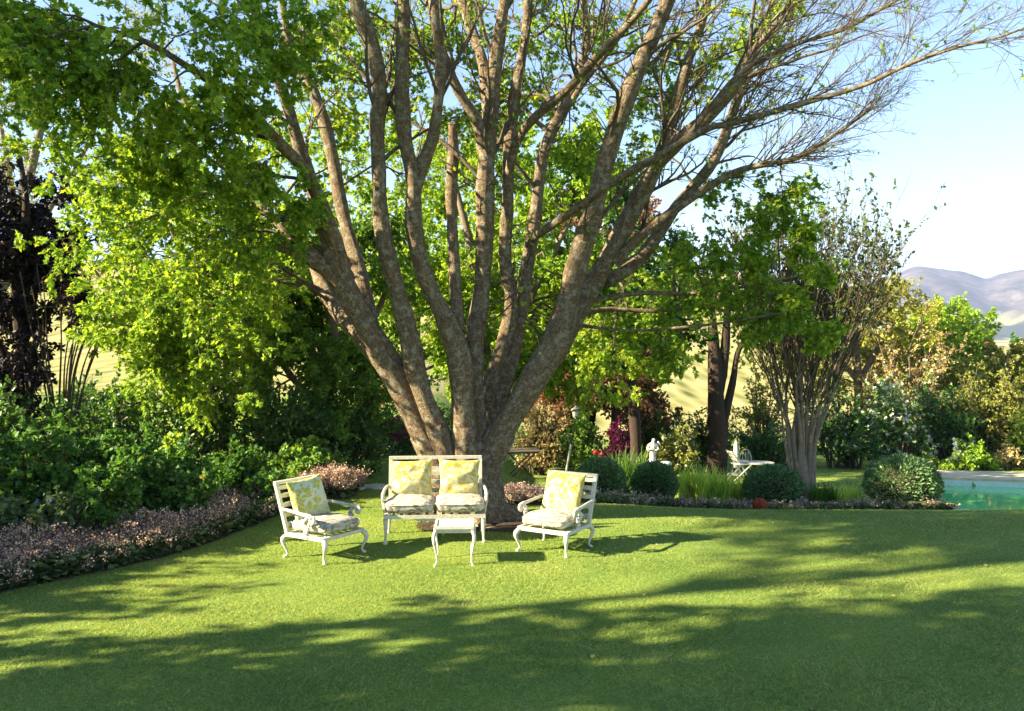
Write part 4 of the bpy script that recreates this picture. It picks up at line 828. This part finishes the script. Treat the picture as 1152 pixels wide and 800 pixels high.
#==MARK_FURN==
# ------------------------------------------------------------ white garden furniture
def rotz(a): c, s = math.cos(a), math.sin(a); return np.array([[c, -s, 0], [s, c, 0], [0, 0, 1.]])
def facing(fx, fy): return math.atan2(-fx, fy)
def cabriole(x, y, h, sx, sy, r=.024, S=9):
    mb = MB(); k = h
    prof = [(0, 1.0, 1.15), (.028, .88, 1.35), (.036, .72, 1.15), (.020, .50, .80), (.002, .28, .58), (-.002, .14, .55), (.012, .06, .75), (.020, .022, 1.0), (.018, 0, .9)]
    pts = smooth_path([(x + sx * a, y + sy * a, z * k, r * q) for a, z, q in prof], 22)
    mb.tube(pts[:, :3], pts[:, 3], S); return mb
def scroll(mb, c, r, th, sgn, ax):
    a = np.linspace(0, 3.6 * PI, 26); rad = r * (1 - a / (4.4 * PI))
    fwd = np.array(ax)
    pts = [np.array(c) + fwd * (math.sin(t) * q) + np.array([0, 0, 1]) * (math.cos(t) * q - r) for t, q in zip(a, rad)]
    mb.tube(pts, np.linspace(th, th * .6, 26), 6)
def armchair(label, loc, rz):
    t = thing('garden_armchair', label, 'armchair', loc, rz, 'white metal armchairs'); W, D, zs = .26, .25, .22; wm = M['white']
    f = MB()
    for s in (-1, 1): f.bar((s * W, -D, zs), (s * W, D, zs), .032, .034)
    for s in (-1, 1): f.bar((-W + .017, s * (D - .016), zs - .001), (W - .017, s * (D - .016), zs - .001), .032, .034)
    for x in np.linspace(-W + .06, W - .06, 6): f.bar((x, -D + .03, zs + .004), (x, D - .03, zs + .004), .03, .008)
    f.build('seat_frame', wm, t)
    for sx in (-1, 1):
        for sy in (-1, 1):
            cabriole(sx * (W - .005), sy * (D - .01), zs - .01, sx * .6, sy * 1.0, .019).build('leg', wm, t, smooth=True)
    tp = np.array([0, -D - .15, .675]); b0 = np.array([0, -D + .01, zs])
    pt = lambda z: b0 + (tp - b0) * ((z - zs) / (.675 - zs))
    f = MB()
    for s in (-1, 1): f.bar(pt(zs) + (s * (W - .01), 0, 0), pt(.675) + (s * (W - .01), 0, 0), .034, .030)
    f.bar(pt(.675) + (-W - .008, 0, .012), pt(.675) + (W + .008, 0, .012), .036, .032); f.build('back_frame', wm, t)
    f = MB()
    for z in (.30, .39, .48, .565, .64): f.bar(pt(z) + (-W + .008, .002, 0), pt(z) + (W - .008, .002, 0), .014, .042)
    f.build('back_slats', wm, t)
    for s in (-1, 1):
        f = MB(); x = s * (W + .012); y0 = pt(.45)[1]
        pts = smooth_path([(x, y0, .452, .014), (x + s * .015, y0 + .14, .452, .015), (x + s * .028, .02, .435, .017), (x + s * .03, .10, .43, .02), (x + s * .03, .135, .415, .02)], 18); f.tube(pts[:, :3], pts[:, 3], 8)
        scroll(f, (x + s * .03, .135, .43), .036, .015, s, (0, 1, 0))
        sp = smooth_path([(x + s * .028, .085, .42, .016), (x + s * .03, .035, .36, .020), (x + s * .015, .075, .31, .014), (x + s * .004, .03, .26, .018), (x - s * .01, .05, .215, .02)], 18); f.tube(sp[:, :3], sp[:, 3], 8)
        scroll(f, (x + s * .02, .07, .375), .03, .010, s, (0, -1, 0)); scroll(f, (x + s * .012, .03, .30), .026, .010, s, (0, 1, 0))
        f.build('armrest', wm, t, smooth=True)
    return t, pt
def cushion_mesh(a, b, h, seed=0, tuft=.012):
    """rounded box cushion with a soft crown and a welt seam"""
    mb = MB(); n, m_ = 44, 22; th = np.linspace(-PI, PI, n, endpoint=False); ph = np.linspace(-PI / 2, PI / 2, m_)
    sg = lambda v, p_: np.sign(v) * np.abs(v) ** p_
    T, Ph = np.meshgrid(th, ph); r = sg(np.cos(Ph), .40)
    x = a * r * sg(np.cos(T), .32); y = b * r * sg(np.sin(T), .32); z = h * sg(np.sin(Ph), .62)
    crown = (1 - np.minimum(1, np.abs(x / a)) ** 2.5) * (1 - np.minimum(1, np.abs(y / b)) ** 2.5)
    V = np.stack([x, y, z + np.where(z > 0, 1, 0) * crown * .022], -1).reshape(-1, 3)
    V[:, 2] += np.array([tuft * mnoise.fractal(Vector((v[0] * 9 + seed, v[1] * 9, v[2] * 5)), 1, 2, 2) for v in V])
    V *= 1 + np.array([[.02 * mnoise.noise(Vector((v[0] * 12 + seed, v[1] * 12, 3)))] for v in V]) * np.array([1, 1, 0])
    i = np.arange(m_ - 1)[:, None]; j = np.arange(n)[None]; F = np.stack([i * n + j, i * n + (j + 1) % n, (i + 1) * n + (j + 1) % n, (i + 1) * n + j], -1).reshape(-1, 4)
    mb.add(V, F)
    a_ = np.linspace(0, 2 * PI, 61); pts = np.stack([a * 1.004 * sg(np.cos(a_), .32), b * 1.004 * sg(np.sin(a_), .32), 0 * a_ + h * .45], 1); mb.tube(pts, .005, 5, False)
    return mb
def pillow_mesh(a, b, th, seed=0):
    n = 30; u = np.sin(np.linspace(-PI / 2, PI / 2, n)); U, W_ = np.meshgrid(u, u); mb = MB()
    x = a * U * (1 - .085 * (1 - W_ ** 2) * np.abs(U) ** 2); z = b * W_ * (1 - .085 * (1 - U ** 2) * np.abs(W_) ** 2)
    t = th * (np.maximum(0, (1 - U ** 2) * (1 - W_ ** 2))) ** .42
    nz = np.array([mnoise.fractal(Vector((p * 7 + seed, q * 7, seed)), 1, 2, 3) for p, q in zip(x.ravel(), z.ravel())]).reshape(n, n)
    crease = .010 * np.sin(z * 30 + x * 14 + seed) * (1 - W_ ** 2) * (1 - U ** 2)
    I = (np.arange(n - 1)[:, None] * n + np.arange(n - 1)[None]).reshape(-1, 1)
    for s in (1, -1):
        y = s * t * (1 + .22 * nz) + s * crease
        mb.add(np.stack([x, y, z], -1).reshape(-1, 3), I + np.array([[0, n, n + 1, 1]] if s > 0 else [[0, 1, n + 1, n]]))
    return mb
def put(mb, name, mat, label, cat, world, rz, rx=0, ry=0, group=None):
    o = mb.build(name, mat, smooth=True); o.location = world; o.rotation_mode = 'ZYX' if False else 'XYZ'; o.rotation_euler = (rx, ry, rz); return tag(o, label, cat, group)
for lab, c, fdir, pm, plab, clab, roll in [
    ('white metal armchair on the left facing the side table', (-1.79, 7.70), (.85, -.53), 'pillow_g', 'green leaf print pillow standing in the left armchair', 'grey leaf print seat cushion of the left armchair', .07),
    ('white metal armchair on the right of the loveseat', (.417, 7.86), (-.53, -.85), 'pillow_y', 'yellow leaf print pillow standing in the right armchair', 'grey leaf print seat cushion of the right armchair', -.05)]:
    rz = facing(*fdir); R = rotz(rz); L0 = np.array([c[0], c[1], float(zg(*c))])
    t, pt = armchair(lab, L0, rz)
    put(cushion_mesh(.245, .255, .056, c[0]), 'seat_cushion', M['seat_print'], clab, 'cushion', L0 + R @ np.array([0, .012, .302]), rz, group='grey leaf print seat cushions')
    put(pillow_mesh(.22, .205, .075, c[0]), 'throw_pillow', M[pm], plab, 'pillow', L0 + R @ np.array([.015, -.205, .525]), rz, .30, roll, group='leaf print throw pillows')
# loveseat
lx, ly = -.80, 8.37; rz = facing(.08, -1); R = rotz(rz); L0 = np.array([lx, ly, 0.0])
t = thing('garden_loveseat', 'white metal two-seat garden bench under the big tree', 'loveseat', L0, rz); wm = M['white']; W, D, zs = .495, .27, .275
f = MB()
for s in (-1, 1): f.bar((s * W, -D, zs), (s * W, D, zs), .034, .036)
for s in (-1, 1): f.bar((-W + .018, s * (D - .017), zs - .001), (W - .018, s * (D - .017), zs - .001), .034, .036)
for x in np.linspace(-W + .07, W - .07, 11): f.bar((x, -D + .03, zs + .004), (x, D - .03, zs + .004), .03, .008)
f.build('seat_frame', wm, t)
for sx in (-1, 1):
    for sy in (-1, 1):
        f = MB(); x, y = sx * (W - .004), sy * (D - .012)
        p = smooth_path([(x, y, zs - .015, .026), (x, y, .20, .023), (x, y, .10, .015), (x + sx * .004, y, .03, .013), (x + sx * .006, y + sy * .004, .018, .022), (x + sx * .006, y + sy * .004, 0, .020)], 14); f.tube(p[:, :3], p[:, 3], 9); f.build('leg', wm, t, smooth=True)
b0 = np.array([0, -D + .012, zs]); tp = np.array([0, -D - .075, .79]); pt = lambda z: b0 + (tp - b0) * ((z - zs) / (.79 - zs))
f = MB()
for s in (-1, 1): f.bar(pt(zs) + (s * (W - .012), 0, 0), pt(.79) + (s * (W - .012), 0, 0), .034, .032)
f.bar(pt(.79) + (-W - .004, 0, .006), pt(.79) + (W + .004, 0, .006), .036, .032); f.build('back_frame', wm, t)
f = MB()
for z in (.36, .45, .54, .63, .6755): f.bar(pt(z) + (-W + .006, .002, 0), pt(z) + (W - .006, .002, 0), .014, .045)
f.build('back_slats', wm, t)
f = MB()                                               # cast lace apron under the front rail
for k, x in enumerate(np.linspace(-.30, .16, 12)):
    a = np.linspace(PI, 2 * PI, 9); q = .021 + .007 * (k % 2)
    f.tube([(x + math.cos(v) * .020, D - .012, zs - .017 + math.sin(v) * q * 1.3) for v in a], .0055, 5)
    f.tube([(x + math.cos(v) * .009, D - .012, zs - .028 + math.sin(v) * .009) for v in np.linspace(0, 2 * PI, 9)], .004, 5)
f.build('lace_apron', wm, t, smooth=True)
for s in (-1, 1):
    f = MB(); x = s * (W + .014); y0 = pt(.50)[1]
    p = smooth_path([(x, y0, .50, .015), (x + s * .012, y0 + .16, .505, .016), (x + s * .02, .03, .49, .018), (x + s * .02, .13, .475, .02)], 16); f.tube(p[:, :3], p[:, 3], 8)
    scroll(f, (x + s * .02, .14, .482), .04, .016, s, (0, 1, 0))
    p = smooth_path([(x + s * .02, .10, .46, .016), (x + s * .02, .05, .40, .02), (x + s * .01, .09, .34, .015), (x, .06, .27, .02)], 14); f.tube(p[:, :3], p[:, 3], 8)
    scroll(f, (x + s * .015, .09, .42), .03, .011, s, (0, -1, 0)); f.build('armrest', wm, t, smooth=True)
for sx, lab in ((1, 'left'), (-1, 'right')):
    side = 'nearer the left armchair' if sx > 0 else 'nearer the right armchair'
    put(cushion_mesh(.252, .265, .066, sx * 3), 'seat_cushion', M['seat_print'], f'grey leaf print loveseat cushion {side}', 'cushion', L0 + R @ np.array([sx * .257, .015, .363]), rz, group='grey leaf print seat cushions')
    put(pillow_mesh(.225 if sx > 0 else .22, .20, .075, 2 + sx), 'throw_pillow', M['pillow_y'], f'yellow leaf print pillow on the loveseat {side}', 'pillow', L0 + R @ np.array([sx * .25 - (.0 if sx > 0 else -.0), -.165, .595]), rz, .17, .03 * sx, group='leaf print throw pillows')
# side table
L0 = np.array([-.53, 7.40, 0.]); rz = math.radians(3); t = thing('side_table', 'small white metal side table in front of the loveseat', 'table', L0, rz); a = .168; h = .35
f = MB(); f.box((0, 0, h - .006), (2 * a, 2 * a, .016))
for s in (-1, 1): f.bar((-a - .010, s * a, h), (a + .010, s * a, h), .022, .024); f.bar((s * (a + .0), -a + .012, h - .0015), (s * (a + .0), a - .012, h - .0015), .021, .024)
f.build('table_top', wm, t)
f = MB()
for s in (-1, 1): f.bar((-a + .01, s * (a - .012), h - .032), (a - .01, s * (a - .012), h - .032), .010, .036); f.bar((s * (a - .012), -a + .018, h - .033), (s * (a - .012), a - .018, h - .033), .010, .034)
f.build('apron', wm, t)
for sx in (-1, 1):
    for sy in (-1, 1): cabriole(sx * (a - .012), sy * (a - .012), h - .014, sx * .75, sy * .75, .013).build('leg', wm, t, smooth=True)

# ------------------------------------------------------------ things farther back
def slab_table(label, px, d, w_, h, top_mat, leg_mat, rz=0.0):
    b = gp(px, d); t = thing('folding_table', label, 'table', b, rz); f = MB()
    for k in range(6): f.box((0, -.33 + k * .132, h), (w_, .12, .025))
    f.build('table_top', top_mat, t)
    f = MB()
    for s in (-1, 1): f.bar((-w_ / 2 + .04, s * .28, h - .04), (w_ / 2 - .04, s * .28, h - .04), .03, .04)
    f.build('table_frame', leg_mat, t)
    for s in (-1, 1):
        f = MB(); f.bar((-w_ * .36, s * .25, 0), (w_ * .36, s * .25, h - .05), .025, .03); f.bar((w_ * .36, s * .22, 0), (-w_ * .36, s * .22, h - .05), .025, .03); f.build('crossed_legs', leg_mat, t)
slab_table('dark folding table with crossed legs on the far lawn', 586, 21.3, .98, .76, M['wood'], M['black'], .12)
b = gp(622, 25.5); t = thing('low_bench', 'low grey bench in the shade beyond the folding table', 'bench', b, .05)
f = MB()
for k in range(3): f.box((0, -.15 + .15 * k, .46), (1.7, .13, .03))
f.build('seat', M['stone'], t)
for s in (-1, 1): f = MB(); f.box((s * .62, 0, .222), (.08, .36, .44)); f.build('leg', M['stone'], t)
# lantern on a leaning pole
b = gp(636, 22.3); t = thing('garden_lantern', 'white lantern on a thin leaning pole beside the lime shrub', 'lantern', b)
hp = P(648, 470, 22.3) - b
f = MB(); f.tube([(0, 0, -.05), hp * .5, hp * .98], .022, 8); f.build('pole', M['black'], t)
f = MB(); f.tube([hp * .02, hp * .55], .032, 8); f.build('pole_sleeve', M['white'], t)
f = MB(); f.lathe([(.001, 0), (.07, .0), (.09, .04), (.10, .16), (.105, .20)], hp, 10); f.build('lantern_body', M['stone'], t)
f = MB(); f.lathe([(.001, .20), (.15, .203), (.13, .24), (.05, .30), (.02, .33), (.001, .34)], hp, 10); f.build('lantern_roof', M['stone'], t)
# statue
def skin_body(name, verts, edges, radii, mat, parent, sub=2, root=0):
    me = bpy.data.meshes.new(name); me.from_pydata([tuple(v) for v in verts], edges, []); o = bpy.data.objects.new(name, me); C.objects.link(o); o.parent = parent
    md = o.modifiers.new('skin', 'SKIN'); md.use_smooth_shade = True
    for i, v in enumerate(me.skin_vertices[0].data): r = radii[i]; v.radius = r if isinstance(r, tuple) else (r, r); v.use_root = (i == root)
    s = o.modifiers.new('sub', 'SUBSURF'); s.levels = sub; s.render_levels = sub; me.materials.append(mat); return o
b = gp(734, 18.6); t = thing('garden_statue', 'white stone statue of a draped standing figure behind the small clipped ball', 'statue', b)
H0 = EYE + (400 - 522) / FPX * 18.6 - b[2]
f = MB(); f.box((0, 0, H0 / 2 - .03), (.26, .26, H0 - .02)).box((0, 0, .03), (.34, .34, .08)).box((0, 0, H0 - .02), (.34, .34, .05)); f.build('pedestal', M['whitestone'], t)
sv = [(0, 0, .28), (0, 0, .12), (.01, 0, .0), (.005, 0, .38), (.01, 0, .455), (.02, -.01, .505), (.025, -.02, .555), (.10, .0, .435), (.13, -.03, .33), (.06, -.10, .33), (-.085, .0, .435), (-.12, -.02, .33), (-.05, -.10, .36), (.026, -.022, .592)]
skin_body('figure', [(x, y, z + H0) for x, y, z in sv], [(0, 1), (1, 2), (0, 3), (3, 4), (4, 5), (5, 6), (4, 7), (7, 8), (8, 9), (4, 10), (10, 11), (11, 12), (6, 13)], [(.068, .06), (.08, .07), (.10, .09), (.07, .06), (.066, .05), (.028, .028), (.042, .048), .036, .03, .022, .036, .03, .022, (.034, .038)], M['whitestone'], t)
f = MB(); f.lathe([(.001, -.05), (.14, -.03), (.17, .02), (.13, .07), (.001, .09)], (.30, .05, H0 - .02), 12); f.build('stone_basket', M['whitestone'], t, smooth=True)
# white folding chair, table and parasol on the far lawn
b = gp(832, 22.0); t = thing('folding_chair', 'white slatted folding chair standing on the far lawn', 'chair', b, math.radians(-80))
f = MB()
for s in (-1, 1): f.bar((s * .2, -.24, 0), (s * .2, .26, .44), .03, .03); f.bar((s * .17, .26, 0), (s * .17, -.30, .80), .03, .03)
f.build('crossed_frame', wm, t)
f = MB()
for k in range(5): f.box((0, -.14 + k * .09, .44), (.40, .07, .018))
f.build('seat', wm, t)
f = MB()
for z in (.58, .67, .76): f.box((0, -.30 + (.80 - z) * .7, z), (.36, .02, .065))
f.build('backrest', wm, t)
b = gp(856, 22.6); t = thing('patio_table', 'low round white table beside the white folding chair', 'table', b)
f = MB(); f.lathe([(.001, .40), (.36, .40), (.37, .42), (.36, .44), (.001, .44)], (0, 0, 0), 24); f.build('table_top', wm, t)
for a in (0.4, 2.5, 4.6): f = MB(); f.tube([(math.cos(a) * .12, math.sin(a) * .12, .40), (math.cos(a) * .08, math.sin(a) * .08, .2), (math.cos(a) * .26, math.sin(a) * .26, 0)], .014, 7); f.build('leg', wm, t)
b = gp(834, 23.0); t = thing('garden_chair', 'white chair with round hooped back by the patio table', 'chair', b, .3)
f = MB(); a_ = np.linspace(0, PI, 15); f.tube([(.2 * math.cos(v), -.2, .45 + .36 * math.sin(v)) for v in a_], .013, 7)
for x in (-.09, 0, .09): f.tube([(x, -.2, .44), (x, -.2, .45 + .36 * math.sqrt(1 - (x / .2) ** 2))], .008, 6)
f.build('backrest', wm, t, smooth=True)
f = MB(); f.lathe([(.001, .43), (.21, .43), (.22, .445), (.21, .46), (.001, .46)], (0, 0, 0), 20); f.build('seat', wm, t)
for sx in (-1, 1):
    for sy in (-1, 1): f = MB(); f.tube([(sx * .15, sy * .15, .43), (sx * .19, sy * .2, 0)], .013, 7); f.build('leg', wm, t)
b = gp(828, 23.6); t = thing('folded_parasol', 'closed white parasol on a pole behind the folding chair', 'parasol', b)
ht = EYE + (400 - 496) / FPX * 23.6 - b[2]
f = MB(); f.tube([(0, 0, -.02), (0, 0, ht)], .022, 8); f.build('pole', wm, t)
f = MB(); f.lathe([(.001, ht + .03), (.03, ht), (.06, ht - .15), (.085, ht - .6), (.09, ht - .78), (.03, ht - .80)], (0, 0, 0), 9); f.build('canopy', M['whitestone'], t)
f = MB(); f.lathe([(.001, .10), (.05, .10), (.22, .06), (.24, 0)], (0, 0, 0), 16); f.build('base', M['stone'], t)
# terracotta ball at the bed edge
b = gp(855, 15.3); mb = MB(); rr = .14; a = np.linspace(0, PI, 15)
m = plain('terracotta', (.26, .05, .026), .85, .2, .3, 18, .4)
mb.lathe(np.stack([np.sin(a) * rr + .0005, (1 - np.cos(a)) * rr * .94], 1), (0, 0, 0), 22)
for k in range(7): q = np.linspace(.15, PI - .15, 14); mb.tube([(math.cos(k * .9) * math.sin(v) * (rr + .003), math.sin(k * .9) * math.sin(v) * (rr + .003), (1 - math.cos(v)) * rr * .94) for v in q], .006, 5)
o = mb.build('terracotta_ball', m, smooth=True); o.location = b; tag(o, 'rust red terracotta ball on the edge of the right bed', 'garden ball')
# stepping stones behind the left chair
for k, (px, d, w_, dp, lab) in enumerate([(396, 11.5, .42, .34, 'grey stepping stone nearest the pink plants by the path'), (424, 11.55, .30, .32, 'grey stepping stone next to the loveseat back')]):
    b = gp(px, d); mb = MB(); n = 14; an = np.arange(n) / n * 2 * PI; rr = 1 + .10 * np.sin(an * 3 + k) + .06 * rng.normal(size=n)
    r1 = np.stack([np.cos(an) * w_ * .62 * rr, np.sin(an) * dp * .6 * rr, 0 * an], 1)
    V = np.concatenate([r1 + (0, 0, -.03), r1 + (0, 0, .02), r1 * .93 + (0, 0, .034), np.array([[0, 0, .036]])]); F = [[i + q * n, (i + 1) % n + q * n, (i + 1) % n + (q + 1) * n, i + (q + 1) * n] for q in (0, 1) for i in range(n)]
    mb.add(V, F); mb.F.append(np.array([[2 * n + i, 2 * n + (i + 1) % n, 3 * n] for i in range(n)])); mb.UV.append(np.zeros((n, 3, 2)))
    o = mb.build('stepping_stone', M['stone']); o.location = b; tag(o, lab, 'stone', 'stepping stones of the path')
# pale rocks in the right bed
for k, (px, d, s_, lab) in enumerate([(770, 15.6, .17, 'pale rock in the flower bed below the strappy clump'), (792, 15.7, .12, 'small pale rock right of the larger one in the bed'), (1056, 17.0, .13, 'pale rock at the near left pool corner')]):
    b = gp(px, d); mb = MB(); a = np.linspace(0, PI, 9); mb.lathe(np.stack([np.sin(a) * s_ + .001, (1 - np.cos(a)) * s_ * .5], 1), (0, 0, -.03), 14)
    V = mb.V[0]; mb.V[0] = V * (1 + .25 * np.array([[mnoise.noise(Vector(v) * 9 + Vector((k * 3, 0, 0)))] for v in V]))
    o = mb.build('bed_rock', M['stone'], smooth=True); o.location = b; tag(o, lab, 'rock', 'pale rocks in the right bed')
